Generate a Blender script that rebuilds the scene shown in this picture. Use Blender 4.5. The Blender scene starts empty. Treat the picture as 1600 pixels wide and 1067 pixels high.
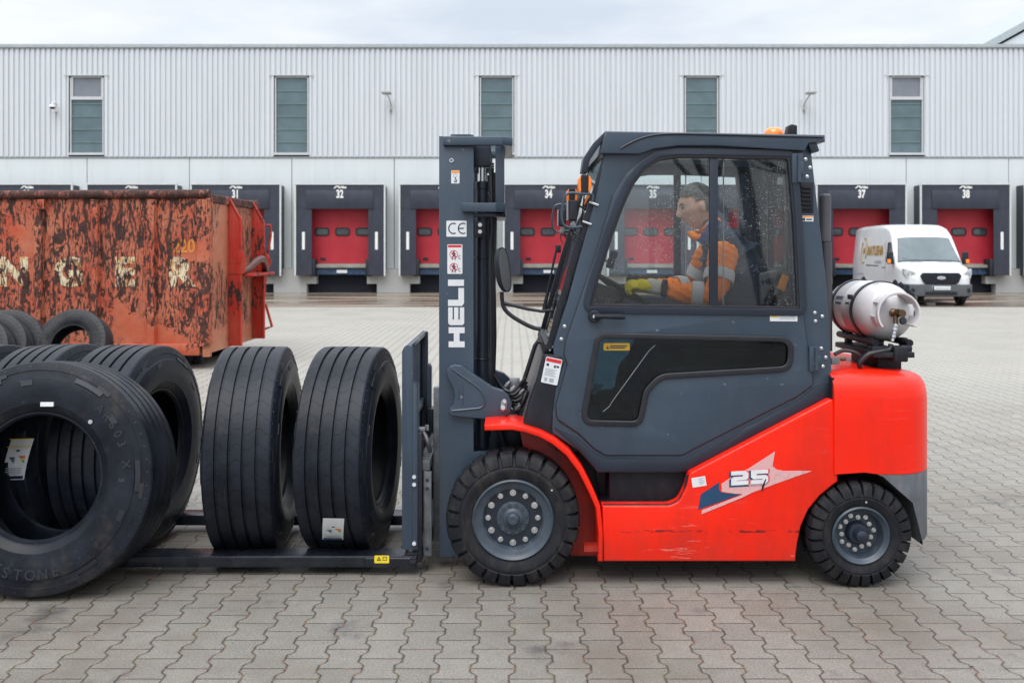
import bpy, bmesh, math, random
from mathutils import Vector, Matrix, Euler
R = math.radians
SC = bpy.context.scene
COL = SC.collection
random.seed(7)
# ---------------------------------------------------------------- camera, sky, sun, exposure
F, H, HY = 1450.0, 1.589, 394.0          # focal length in photo pixels, eye height, horizon row
cd = bpy.data.cameras.new('camera'); cam = bpy.data.objects.new('camera', cd); COL.objects.link(cam)
cam.location = (0, 0, H); cam.rotation_euler = (R(90), 0, 0)
cd.sensor_width = 36; cd.lens = F/1600*36; cd.shift_y = -(533.5-HY)/1600
cd.clip_start = 0.05; cd.clip_end = 600
cd.dof.use_dof = True; cd.dof.focus_distance = 4.5; cd.dof.aperture_fstop = 4.5
SC.camera = cam
SUN_EL, SUN_AZ = 60, 200                 # azimuth measured from +Y, clockwise
w = bpy.data.worlds.new('World'); SC.world = w; w.use_nodes = True
nt = w.node_tree; nt.nodes.clear()
def WN(t, **k):
    n = nt.nodes.new(t)
    for a, b in k.items(): setattr(n, a, b)
    return n
out = WN('ShaderNodeOutputWorld'); bg = WN('ShaderNodeBackground'); bg.inputs[1].default_value = 0.12
sky = WN('ShaderNodeTexSky'); sky.sky_type = 'NISHITA'; sky.sun_disc = False
sky.sun_elevation = R(SUN_EL); sky.sun_rotation = R(SUN_AZ); sky.air_density = 1.0; sky.dust_density = 2.0
tc = WN('ShaderNodeTexCoord'); mp = WN('ShaderNodeMapping'); mp.inputs['Scale'].default_value = (1.2, 1.2, 5.0)
nz = WN('ShaderNodeTexNoise'); nz.inputs['Scale'].default_value = 2.2; nz.inputs['Detail'].default_value = 7; nz.inputs['Roughness'].default_value = .55
rp = WN('ShaderNodeValToRGB'); rp.color_ramp.elements[0].position = .36; rp.color_ramp.elements[1].position = .62
rp.color_ramp.elements[0].color = (2.65, 2.88, 3.2, 1); rp.color_ramp.elements[1].color = (3.75, 3.85, 3.95, 1)
mx = WN('ShaderNodeMix'); mx.data_type = 'RGBA'; mx.inputs[0].default_value = .9
L = nt.links.new
L(tc.outputs['Generated'], mp.inputs[0]); L(mp.outputs[0], nz.inputs[0]); L(nz.outputs[0], rp.inputs[0])
L(sky.outputs[0], mx.inputs[6]); L(mx.outputs[2], bg.inputs[0])
# overcast dome: brighter towards the zenith than at the horizon
sx = WN('ShaderNodeSeparateXYZ'); mr = WN('ShaderNodeMapRange'); mr.inputs[1].default_value = .25; mr.inputs[2].default_value = 1; mr.inputs[3].default_value = 1; mr.inputs[4].default_value = 2.7
vm = WN('ShaderNodeVectorMath', operation='SCALE'); L(tc.outputs['Generated'], sx.inputs[0]); L(sx.outputs[2], mr.inputs[0]); L(rp.outputs[0], vm.inputs[0]); L(mr.outputs[0], vm.inputs['Scale']); L(vm.outputs[0], mx.inputs[7]); L(bg.outputs[0], out.inputs[0])
sd = bpy.data.lights.new('sun', 'SUN'); sd.energy = 1.0; sd.angle = R(45); sd.color = (1, .97, .93)
so = bpy.data.objects.new('sun', sd); COL.objects.link(so)
az, el = R(SUN_AZ), R(SUN_EL)
so.rotation_euler = Vector((math.sin(az)*math.cos(el), math.cos(az)*math.cos(el), math.sin(el))).to_track_quat('Z', 'Y').to_euler()
SC.view_settings.view_transform = 'Standard'; SC.view_settings.look = 'None'
SC.view_settings.exposure = 1.15; SC.view_settings.gamma = 1
SC.cycles.max_bounces = 8; SC.cycles.transparent_max_bounces = 16; SC.cycles.glossy_bounces = 4
SC.cycles.use_denoising = True; SC.cycles.caustics_reflective = False; SC.cycles.caustics_refractive = False

# ---------------------------------------------------------------- materials
def lin(c):
    return tuple(((v/255)/12.92 if v/255 <= .04045 else ((v/255+.055)/1.055)**2.4) for v in c)
class NB:
    """small node-tree builder"""
    def __init__(s, name):
        s.m = bpy.data.materials.new(name); s.m.use_nodes = True; s.t = s.m.node_tree; s.t.nodes.clear()
        s.out = s.n('ShaderNodeOutputMaterial'); s.co = None
    def n(s, typ, **k):
        nd = s.t.nodes.new(typ)
        for a, b in k.items(): setattr(nd, a, b)
        return nd
    def l(s, a, b): s.t.links.new(a, b)
    def v(s, sock, val):
        if hasattr(val, 'is_linked') or hasattr(val, 'links'): s.l(val, sock)
        else: sock.default_value = val
    def coord(s, kind='Object', scale=(1, 1, 1), rot=(0, 0, 0), loc=(0, 0, 0)):
        if s.co is None: s.co = s.n('ShaderNodeTexCoord')
        m = s.n('ShaderNodeMapping'); m.inputs['Scale'].default_value = scale; m.inputs['Rotation'].default_value = rot; m.inputs['Location'].default_value = loc
        s.l(s.co.outputs[kind], m.inputs[0]); return m.outputs[0]
    def noise(s, vec, scale, detail=4, rough=.5, dist=0):
        n = s.n('ShaderNodeTexNoise'); s.l(vec, n.inputs[0])
        n.inputs['Scale'].default_value = scale; n.inputs['Detail'].default_value = detail
        n.inputs['Roughness'].default_value = rough; n.inputs['Distortion'].default_value = dist; return n.outputs[0]
    def ramp(s, f, a, b, c0=(0, 0, 0, 1), c1=(1, 1, 1, 1)):
        r = s.n('ShaderNodeValToRGB'); s.l(f, r.inputs[0]); e = r.color_ramp.elements
        e[0].position = a; e[1].position = b; e[0].color = c0; e[1].color = c1; return r.outputs[0]
    def mix(s, f, a, b, mode='MIX'):
        m = s.n('ShaderNodeMix'); m.data_type = 'RGBA'; m.blend_type = mode
        s.v(m.inputs[0], f)
        for k, x in ((6, a), (7, b)):
            if isinstance(x, tuple): m.inputs[k].default_value = (*x[:3], 1)
            else: s.l(x, m.inputs[k])
        return m.outputs[2]
    def math(s, op, a, b=None, c=None):
        m = s.n('ShaderNodeMath'); m.operation = op
        s.v(m.inputs[0], a)
        if b is not None: s.v(m.inputs[1], b)
        if c is not None: s.v(m.inputs[2], c)
        return m.outputs[0]
    def bump(s, h, strength=.3, dist=.01):
        b = s.n('ShaderNodeBump'); s.l(h, b.inputs['Height']); b.inputs['Strength'].default_value = strength; b.inputs['Distance'].default_value = dist
        return b.outputs[0]
    def bsdf(s, col, rough=.5, metal=0, normal=None, coat=0, spec=.5, alpha=None, trans=0, emit=None):
        p = s.n('ShaderNodeBsdfPrincipled')
        for k, x in (('Base Color', col), ('Roughness', rough), ('Metallic', metal)):
            if isinstance(x, tuple): p.inputs[k].default_value = (*x[:3], 1)
            else: s.v(p.inputs[k], x)
        p.inputs['Coat Weight'].default_value = coat; p.inputs['Coat Roughness'].default_value = .12
        p.inputs['Specular IOR Level'].default_value = spec
        p.inputs['Transmission Weight'].default_value = trans
        if normal is not None: s.l(normal, p.inputs['Normal'])
        if emit: p.inputs['Emission Color'].default_value = (*emit[0], 1); p.inputs['Emission Strength'].default_value = emit[1]
        s.l(p.outputs[0], s.out.inputs[0]); return p
def mat(name, col, rough=.5, metal=0, var=.25, vs=6, bump=0, bs=120, coat=0, spec=.5, dirt=None, spots=None, rv=.12):
    """painted / plain surface: noise-varied colour, optional dirt (colour, amount) and chips"""
    b = NB(name); c = b.coord()
    n1 = b.noise(c, vs, 5, .6); n2 = b.noise(c, vs*7, 3, .6)
    dark = tuple(x*(1-var) for x in col); lite = tuple(min(1, x*(1+var)) for x in col)
    colr = b.mix(b.ramp(n1, .3, .7), dark, lite)
    colr = b.mix(b.math('MULTIPLY', b.ramp(n2, .35, .75), .35*min(1, var*2)), colr, dark)
    if dirt:
        g = b.noise(b.coord(scale=(1, 1, .35)), vs*1.7, 6, .7)
        colr = b.mix(b.math('MULTIPLY', b.ramp(g, .48, .72), dirt[1]), colr, dirt[0])
    if spots:
        g = b.noise(c, spots[2], 2, .5)
        colr = b.mix(b.ramp(g, spots[1], spots[1]+.03), colr, spots[0])
    ro = b.math('ADD', rough-rv/2, b.math('MULTIPLY', n1, rv))
    nm = None
    if bump: nm = b.bump(b.noise(c, bs, 4, .6), bump, .004)
    b.bsdf(colr, ro, metal, nm, coat, spec)
    return b.m

# ---------------------------------------------------------------- geometry helpers
def P(px, py, Y): return Vector(((px-800)*Y/F, Y, H-(py-HY)*Y/F))
def XZ(px, py, Y): p = P(px, py, Y); return (p.x, p.z)
def root_of(o):
    while o.parent: o = o.parent
    return o
def finish(me, ang=35):
    me.polygons.foreach_set('use_smooth', [True]*len(me.polygons))
    try: me.set_sharp_from_angle(angle=R(ang))
    except Exception: pass
def obj(name, items, mats=None, parent=None, label=None, ang=35, uv=False):
    """one mesh object; items is a bmesh (with mats a material) or a list of (bmesh, material)"""
    if isinstance(items, bmesh.types.BMesh): items = [(items, mats)]
    me = bpy.data.meshes.new(name); big = bmesh.new()
    if uv: big.loops.layers.uv.new('UVMap')
    ml = []
    for b, m in items:
        if m not in ml: ml.append(m)
        idx = ml.index(m)
        for f in b.faces: f.material_index = idx
        tmp = bpy.data.meshes.new('t'); b.to_mesh(tmp); b.free(); big.from_mesh(tmp); bpy.data.meshes.remove(tmp)
    if parent is not None:
        loc = root_of(parent).location
        bmesh.ops.translate(big, verts=big.verts, vec=-Vector(loc))
    big.to_mesh(me); big.free()
    for m in ml: me.materials.append(m)
    finish(me, ang)
    o = bpy.data.objects.new(name, me); COL.objects.link(o)
    if parent is not None: o.parent = parent
    if label: o['label'] = label
    return o
def tag(o, label, cat=None, group=None, kind=None):
    if label: o['label'] = label
    if cat: o['category'] = cat
    if group: o['group'] = group
    if kind: o['kind'] = kind
    return o
def thing(name, label, cat, loc=(0, 0, 0), group=None):
    o = bpy.data.objects.new(name, None); COL.objects.link(o); o.location = loc; o.empty_display_size = .2
    return tag(o, label, cat, group)
def copy_tree(o, parent=None):
    c = o.copy(); COL.objects.link(c); c.parent = parent
    for ch in list(o.children): copy_tree(ch, c)
    return c
def B(): return bmesh.new()
def cat(*bms):
    a = bms[0]
    for b in bms[1:]:
        t = bpy.data.meshes.new('t'); b.to_mesh(t); b.free(); a.from_mesh(t); bpy.data.meshes.remove(t)
    return a
def bx(bm, x0, x1, y0, y1, z0, z1, bev=0, seg=2, rot=None):
    r = bmesh.ops.create_cube(bm, size=1); vs = r['verts']
    M = Matrix.Translation(((x0+x1)/2, (y0+y1)/2, (z0+z1)/2)) @ (rot if rot else Matrix.Identity(4)) @ Matrix.Diagonal((abs(x1-x0), abs(y1-y0), abs(z1-z0), 1))
    bmesh.ops.transform(bm, matrix=M, verts=vs)
    if bev:
        es = set()
        for v in vs: es.update(v.link_edges)
        bmesh.ops.bevel(bm, geom=list(es), offset=bev, segments=seg, profile=.5, affect='EDGES', clamp_overlap=True)
    return bm
def frame(d):
    d = Vector(d).normalized(); a = Vector((0, 0, 1)) if abs(d.z) < .9 else Vector((1, 0, 0))
    u = d.cross(a).normalized(); return d, u, d.cross(u).normalized()
def lathe(bm, prof, org=(0, 0, 0), axis=(0, 1, 0), n=48, closed=False, uvl=False):
    """prof: (radius, height along axis)"""
    d, u, v = frame(axis); org = Vector(org); rings = []
    for r, h in prof:
        if r < 1e-6: rings.append([bm.verts.new(org+d*h)]); continue
        rings.append([bm.verts.new(org+d*h+(u*math.cos(2*math.pi*k/n)+v*math.sin(2*math.pi*k/n))*r) for k in range(n)])
    m = len(rings)
    for i in range(m if closed else m-1):
        a, b = rings[i], rings[(i+1) % m]
        for k in range(n):
            k2 = (k+1) % n
            if len(a) == 1 and len(b) == 1: continue
            if len(a) == 1: f = [a[0], b[k2], b[k]]
            elif len(b) == 1: f = [a[k], a[k2], b[0]]
            else: f = [a[k], a[k2], b[k2], b[k]]
            try: bm.faces.new(f)
            except ValueError: pass
    return bm
def cyl(bm, p0, p1, r0, r1=None, n=20, bev=0):
    p0, p1 = Vector(p0), Vector(p1); L_ = (p1-p0).length; r1 = r0 if r1 is None else r1
    pr = [(0, 0), (r0-bev, 0), (r0, bev), (r1, L_-bev), (r1-bev, L_), (0, L_)] if bev else [(0, 0), (r0, 0), (r1, L_), (0, L_)]
    return lathe(bm, pr, p0, p1-p0, n)
def tube(bm, pts, r, n=8, closed=False):
    pts = [Vector(p) for p in pts]; m = len(pts); rings = []
    rr = r if isinstance(r, (list, tuple)) else [r]*m
    prev = None
    for i in range(m):
        if closed: d = pts[(i+1) % m]-pts[i-1]
        else: d = pts[min(i+1, m-1)]-pts[max(i-1, 0)]
        d.normalize()
        if prev is None: _, u, v = frame(d)
        else: u = (prev-d*prev.dot(d)).normalized(); v = d.cross(u)
        prev = u
        rings.append([bm.verts.new(pts[i]+(u*math.cos(2*math.pi*k/n)+v*math.sin(2*math.pi*k/n))*rr[i]) for k in range(n)])
    for i in range(m if closed else m-1):
        a, b = rings[i], rings[(i+1) % m]
        for k in range(n): bm.faces.new([a[k], a[(k+1) % n], b[(k+1) % n], b[k]])
    if not closed:
        bm.faces.new(rings[0][::-1]); bm.faces.new(rings[-1])
    return bm
def smooth(pts, k=6, closed=False):
    """Catmull-Rom through pts"""
    pts = [Vector(p) for p in pts]; m = len(pts); o = []
    for i in range(m if closed else m-1):
        g = lambda j: pts[j % m] if closed else pts[max(0, min(m-1, j))]
        a, b, c, d = g(i-1), g(i), g(i+1), g(i+2)
        for s in range(k):
            t = s/k
            o.append(.5*((2*b)+(c-a)*t+(2*a-5*b+4*c-d)*t*t+(-a+3*b-3*c+d)*t**3))
    if not closed: o.append(pts[-1])
    return o
def rpoly(pts, rad=None, k=5):
    """fillet a 2D polygon; pts (x,y[,r])"""
    o = []; m = len(pts)
    for i in range(m):
        p = Vector(pts[i][:2]); r = pts[i][2] if len(pts[i]) > 2 else (rad or 0)
        a = Vector(pts[i-1][:2])-p; b = Vector(pts[(i+1) % m][:2])-p
        if r <= 0 or a.length < 1e-6 or b.length < 1e-6: o.append(tuple(p)); continue
        an = a.angle(b); t = r/max(math.tan(an/2), 1e-3); t = min(t, a.length*.49, b.length*.49)
        p0, p1 = p+a.normalized()*t, p+b.normalized()*t
        for s in range(k+1):
            q = s/k; o.append(tuple((1-q)**2*p0+2*q*(1-q)*p+q*q*p1))
    return o
def offpoly(pts, d):
    """offset polygon (px) outward by d, mitred"""
    m = len(pts); A = sum(pts[i][0]*pts[(i+1) % m][1]-pts[(i+1) % m][0]*pts[i][1] for i in range(m)); sg = 1 if A > 0 else -1; o = []
    for i in range(m):
        p = Vector(pts[i][:2]); a = (p-Vector(pts[i-1][:2])).normalized(); b = (Vector(pts[(i+1) % m][:2])-p).normalized()
        na = Vector((a.y, -a.x))*sg; nb = Vector((b.y, -b.x))*sg; s = na+nb
        q = p+s*(d/max(s.length_squared/2, .25)); r = pts[i][2]+ (d if a.cross(b)*sg > 0 else -d) if len(pts[i]) > 2 else None
        o.append((q.x, q.y) if r is None else (q.x, q.y, max(r, 0)))
    return o
def fill2d(outlines, half, bev=0, res=1):
    """2-D outlines (first the outer, others holes) -> solid bmesh in XY, thickness 2*half along Z"""
    cu = bpy.data.curves.new('c', 'CURVE'); cu.dimensions = '2D'; cu.fill_mode = 'BOTH'
    for o_ in outlines:
        sp = cu.splines.new('POLY'); sp.points.add(len(o_)-1)
        for i, q in enumerate(o_): sp.points[i].co = (q[0], q[1], 0, 1)
        sp.use_cyclic_u = True
    cu.extrude = max(half-bev, 0); cu.bevel_depth = bev; cu.bevel_resolution = res; cu.offset = -bev
    ob = bpy.data.objects.new('c', cu); me = bpy.data.meshes.new_from_object(ob)
    bm = bmesh.new(); bm.from_mesh(me)
    bpy.data.objects.remove(ob); bpy.data.curves.remove(cu); bpy.data.meshes.remove(me)
    bmesh.ops.remove_doubles(bm, verts=bm.verts, dist=1e-5)
    return bm
RX = Matrix.Rotation(R(90), 4, 'X')
def plateXZ(outl, Y0, Y1, bev=0, res=1):
    """outlines in world (x,z)"""
    bm = fill2d(outl, abs(Y1-Y0)/2, bev, res)
    bmesh.ops.transform(bm, matrix=Matrix.Translation((0, (Y0+Y1)/2, 0)) @ RX, verts=bm.verts); return bm
def plate(px, Y0, Y1, holes=(), bev=.004, rad=None, res=1):
    """outline read at depth Y0 in photo pixels, extruded to depth Y1 (true thickness)"""
    def cv(p):
        q = rpoly(p, rad) if (rad or any(len(t) > 2 for t in p)) else p
        return [XZ(t[0], t[1], min(Y0, Y1)) for t in q]
    return plateXZ([cv(px)]+[cv(h) for h in holes], Y0, Y1, bev, res)
def mirY(bm, yc):
    bmesh.ops.transform(bm, matrix=Matrix.Translation((0, 2*yc, 0)) @ Matrix.Diagonal((1, -1, 1, 1)), verts=bm.verts)
    bmesh.ops.reverse_faces(bm, faces=bm.faces); return bm
def textbm(s, size=1, bold=0.0, depth=.001, ax='CENTER', ay='CENTER', sx=1, sp=1):
    cu = bpy.data.curves.new('t', 'FONT'); cu.body = s; cu.size = size; cu.align_x = ax; cu.align_y = ay
    cu.offset = bold; cu.extrude = depth; cu.space_character = sp; cu.resolution_u = 3
    ob = bpy.data.objects.new('t', cu); me = bpy.data.meshes.new_from_object(ob)
    bm = bmesh.new(); bm.from_mesh(me); bpy.data.objects.remove(ob); bpy.data.curves.remove(cu); bpy.data.meshes.remove(me)
    if sx != 1: bmesh.ops.scale(bm, vec=(sx, 1, 1), verts=bm.verts)
    return bm
def put(bm, M): bmesh.ops.transform(bm, matrix=M, verts=bm.verts); return bm
def txt_at(s, loc, size, bold=0, rot=0, sx=1, depth=.0008, ax='CENTER', sp=1):
    """text on a plane facing the camera (-Y)"""
    return put(textbm(s, size, bold, depth, ax=ax, sx=sx, sp=sp), Matrix.Translation(loc) @ Matrix.Rotation(R(rot), 4, 'Y') @ RX)
def rectpx(x0, y0, x1, y1): return [(x0, y0), (x1, y0), (x1, y1), (x0, y1)]
def bolt(bm, p, r, h=.008, axis=(0, -1, 0), hexn=6, washer=True):
    p = Vector(p); a = Vector(axis)
    if washer: cyl(bm, p, p+a*.003, r*1.25, n=16)
    cyl(bm, p, p+a*h, r, r*.95, n=hexn)
    return bm
def skin(pts, edges, rads, sub=2, rootv=0):
    me = bpy.data.meshes.new('s'); me.from_pydata([tuple(p) for p in pts], edges, []); o = bpy.data.objects.new('s', me); COL.objects.link(o)
    o.modifiers.new('k', 'SKIN')
    if not me.skin_vertices: bpy.context.view_layer.update()
    for i, sv in enumerate(me.skin_vertices[0].data):
        r = rads[i]; sv.radius = (r, r) if not isinstance(r, tuple) else r; sv.use_root = (i == rootv)
    if sub:
        s = o.modifiers.new('u', 'SUBSURF'); s.levels = sub; s.render_levels = sub
    dg = bpy.context.evaluated_depsgraph_get(); me2 = bpy.data.meshes.new_from_object(o.evaluated_get(dg))
    bm = bmesh.new(); bm.from_mesh(me2); bpy.data.objects.remove(o); bpy.data.meshes.remove(me); bpy.data.meshes.remove(me2)
    return bm
def remesh(bm, vox):
    me = bpy.data.meshes.new('s'); bm.to_mesh(me); bm.free(); o = bpy.data.objects.new('s', me); COL.objects.link(o)
    m = o.modifiers.new('r', 'REMESH'); m.mode = 'VOXEL'; m.voxel_size = vox
    s = o.modifiers.new('m', 'SMOOTH'); s.iterations = 3; s.factor = .5
    dg = bpy.context.evaluated_depsgraph_get(); me2 = bpy.data.meshes.new_from_object(o.evaluated_get(dg))
    b2 = bmesh.new(); b2.from_mesh(me2); bpy.data.objects.remove(o); bpy.data.meshes.remove(me); bpy.data.meshes.remove(me2)
    return b2
# ---------------------------------------------------------------- material library
GRIME = (.05, .045, .04)
def red_mat():
    b = NB('red_paint'); c = b.coord(); s = b.n('ShaderNodeSeparateXYZ'); b.l(c, s.inputs[0])
    col = b.mix(b.ramp(b.noise(c, 2.2, 5, .6), .3, .7), (.80, .014, .003), (.88, .020, .004))
    g = b.noise(b.coord(scale=(1, 1, .3)), 5, 7, .72); col = b.mix(b.math('MULTIPLY', b.ramp(g, .46, .68), .55), col, (.55, .020, .010))
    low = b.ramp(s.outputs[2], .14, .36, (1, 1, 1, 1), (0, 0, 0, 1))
    # road film, darkened for the shade below the fold, and long scuffs on the skirt
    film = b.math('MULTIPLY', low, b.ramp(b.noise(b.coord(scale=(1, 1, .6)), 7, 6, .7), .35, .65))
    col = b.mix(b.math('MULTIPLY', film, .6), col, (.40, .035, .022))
    scr = b.ramp(b.noise(b.coord(scale=(.7, 1, 9), rot=(0, R(-7), 0)), 5, 5, .75), .60, .63)
    zn = b.ramp(b.noise(c, 2.6, 3, .5), .46, .58)
    col = b.mix(b.math('MULTIPLY', b.math('MULTIPLY', scr, b.math('ADD', b.math('MULTIPLY', low, .8), .08)), zn), col, (.75, .38, .33))
    chip = b.ramp(b.noise(c, 38, 3, .6), .735, .75); col = b.mix(b.math('MULTIPLY', chip, .8), col, (.10, .02, .02))
    d_ = b.math('ABSOLUTE', b.math('SUBTRACT', s.outputs[2], .262)); ln = b.math('MULTIPLY', b.math('LESS_THAN', d_, .007), b.ramp(b.noise(b.coord(scale=(1, 1, 4)), 9, 4, .7), .54, .60))
    col = b.mix(b.math('MULTIPLY', ln, .8), col, (.06, .012, .012))
    ro = b.math('ADD', .25, b.math('MULTIPLY', g, .22))
    b.bsdf(col, ro, 0, b.bump(b.noise(c, 3.5, 2, .5), .05, .02), .20, .25); return b.m
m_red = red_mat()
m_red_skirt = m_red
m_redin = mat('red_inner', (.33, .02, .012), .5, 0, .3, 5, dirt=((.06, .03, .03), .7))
m_slate = mat('slate_paint', (.032, .052, .080), .36, 0, .12, 3, coat=.12, dirt=((.060, .074, .098), .5), bump=.03, bs=26, spots=((.16, .17, .18), .74, 30))
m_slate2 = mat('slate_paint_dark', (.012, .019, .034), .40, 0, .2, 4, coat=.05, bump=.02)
m_slate_rim = mat('slate_rim', (.040, .056, .078), .40, 0, .25, 14, dirt=((.075, .078, .085), .5))
m_black = mat('black_plastic', (.010, .012, .019), .5, 0, .3, 10, spec=.35, dirt=((.035, .036, .042), .4))
m_rub = mat('rubber_seal', (.012, .013, .018), .42, 0, .3, 20)
m_dark = mat('dark_metal', (.010, .012, .018), .5, .2, .3, 12, spec=.3, dirt=((.035, .032, .03), .5))
m_fork = mat('fork_black', (.012, .015, .024), .28, .2, .4, 8, dirt=((.07, .06, .055), .35), bump=.15, bs=60)
m_chr = mat('chrome', (.62, .63, .65), .22, 1, .1, 20)
m_steel = mat('steel', (.30, .31, .33), .42, .8, .3, 20, dirt=((.12, .08, .05), .4))
m_galv = mat('galvanised', (.16, .175, .19), .5, .5, .3, 18, dirt=((.05, .05, .05), .5))
m_white = mat('sticker_white', (.66, .68, .70), .45, 0, .06, 30)
m_ink = mat('print_navy', (.012, .02, .06), .5, 0, .1)
m_redp = mat('print_red', (.62, .02, .03), .5, 0, .1)
m_yel = mat('sticker_yellow', (.80, .60, .02), .45, 0, .08, 30)
m_orp = mat('print_orange', (.85, .30, .02), .45, 0, .08)
m_greyp = mat('print_grey', (.35, .37, .40), .5, 0, .1)
m_bluep = mat('print_blue', (.010, .050, .115), .45, 0, .15)
m_amber = NB('amber_lens'); m_amber.bsdf((.95, .22, .01), .15, 0, None, .6); m_amber = m_amber.m
m_tyre_lug = mat('forklift_tyre', (.009, .010, .014), .62, 0, .4, 14, spec=.28, dirt=((.045, .037, .032), .7), bump=.3, bs=90)
m_cyl = mat('white_cylinder', (.60, .59, .61), .35, 0, .06, 7, dirt=((.50, .40, .38), .35), coat=.2)
m_brass = mat('brass_valve', (.13, .085, .05), .45, .8, .3, 30)
m_seatg = mat('seat_grey', (.17, .175, .18), .7, 0, .1, 20)
m_glassd = NB('tinted_glass'); 
def glass(name, tint, tamt, drops=0.0, film=0.0, rough=.02):
    """pane you can see through: tinted see-through + fresnel reflection, rain drops and a dusty film"""
    b = NB(name); tr = b.n('ShaderNodeBsdfTransparent'); tr.inputs[0].default_value = (*tint, 1)
    gl = b.n('ShaderNodeBsdfGlossy'); gl.inputs['Roughness'].default_value = rough; gl.inputs[0].default_value = (1, 1, 1, 1)
    fr = b.n('ShaderNodeFresnel'); fr.inputs[0].default_value = 1.42
    fac = b.math('MULTIPLY_ADD', fr.outputs[0], 1.0, tamt)
    m1 = b.n('ShaderNodeMixShader'); b.l(fac, m1.inputs[0]); b.l(tr.outputs[0], m1.inputs[1]); b.l(gl.outputs[0], m1.inputs[2])
    last = m1.outputs[0]
    if drops or film:
        df = b.n('ShaderNodeBsdfDiffuse'); df.inputs[0].default_value = (.78, .82, .86, 1)
        tl = b.n('ShaderNodeBsdfTranslucent'); tl.inputs[0].default_value = (.8, .84, .88, 1)
        ms = b.n('ShaderNodeMixShader'); ms.inputs[0].default_value = .5; b.l(df.outputs[0], ms.inputs[1]); b.l(tl.outputs[0], ms.inputs[2])
        c = b.coord(); vo = b.n('ShaderNodeTexVoronoi'); b.l(c, vo.inputs[0]); vo.inputs['Scale'].default_value = 150
        sep = b.n('ShaderNodeSeparateColor'); b.l(vo.outputs['Color'], sep.inputs[0])
        rad = b.math('MULTIPLY', b.math('POWER', sep.outputs[0], 3), .42)
        dm = b.math('LESS_THAN', vo.outputs['Distance'], rad)
        region = b.ramp(b.noise(c, 3.3, 4, .6), .42, .62)
        dm = b.math('MULTIPLY', dm, region); dm = b.math('MULTIPLY', dm, drops)
        fl = b.math('MULTIPLY', b.ramp(b.noise(b.coord(scale=(1, 1, .3)), 7, 6, .7), .35, .8), film)
        t = b.math('MINIMUM', b.math('ADD', dm, fl), .9)
        m2 = b.n('ShaderNodeMixShader'); b.l(t, m2.inputs[0]); b.l(last, m2.inputs[1]); b.l(ms.outputs[0], m2.inputs[2]); last = m2.outputs[0]
    b.l(last, b.out.inputs[0]); return b.m
m_glass = glass('door_glass', (.95, .97, .98), .0, .6, .025)
m_glass2 = glass('clear_glass', (.92, .96, .95), .0, .3, .03)
m_glassd = glass('tinted_glass', (.36, .48, .54), .0, 0, .006)

def rubber(name, base, dusty, ang=True):
    b = NB(name); c = b.coord(); n1 = b.noise(c, 4, 6, .65); n2 = b.noise(c, 26, 4, .6)
    uv = b.coord('UV', (1, 1, 1)); n3 = b.noise(b.coord('UV', (2, 22, 1)), 3, 4, .6)
    col = b.mix(b.ramp(n1, .38, .72), base, dusty); col = b.mix(b.math('MULTIPLY', b.ramp(n3, .45, .75), .45), col, dusty)
    # fine wavy sipes between the grooves and a little crumb texture (relief only)
    s = b.n('ShaderNodeSeparateXYZ'); b.l(uv, s.inputs[0])
    wv = b.math('SINE', b.math('MULTIPLY', s.outputs[1], 150))
    ph = b.math('FRACT', b.math('ADD', b.math('MULTIPLY', s.outputs[0], 46), b.math('MULTIPLY', wv, .22)))
    sip = b.math('LESS_THAN', ph, .05)
    tread = b.math('MULTIPLY', b.math('GREATER_THAN', s.outputs[1], .366), b.math('LESS_THAN', s.outputs[1], .494))
    sip = b.math('MULTIPLY', sip, tread)
    col = b.mix(b.math('MULTIPLY', sip, .6), col, (.003, .003, .005))
    br = b.math('MULTIPLY', b.ramp(b.noise(c, 2.6, 5, .7), .56, .70), .55); col = b.mix(br, col, (.070, .058, .045))
    sc = b.ramp(b.noise(b.coord('UV', (5, 60, 1)), 4, 5, .75), .63, .66); col = b.mix(b.math('MULTIPLY', sc, .35), col, (.08, .085, .10))
    h = b.math('SUBTRACT', b.math('MULTIPLY', n2, .25), b.math('MULTIPLY', sip, .9))
    ro = b.math('ADD', .30, b.math('MULTIPLY', n1, .22))
    b.bsdf(col, ro, 0, b.bump(h, .7, .005), 0, .22); return b.m
m_truck = rubber('truck_rubber', (.0035, .005, .009), (.019, .023, .034))
m_truck_old = rubber('truck_rubber_worn', (.010, .012, .016), (.045, .045, .048))
m_letter = mat('rubber_raised', (.011, .013, .019), .5, 0, .2)

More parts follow.
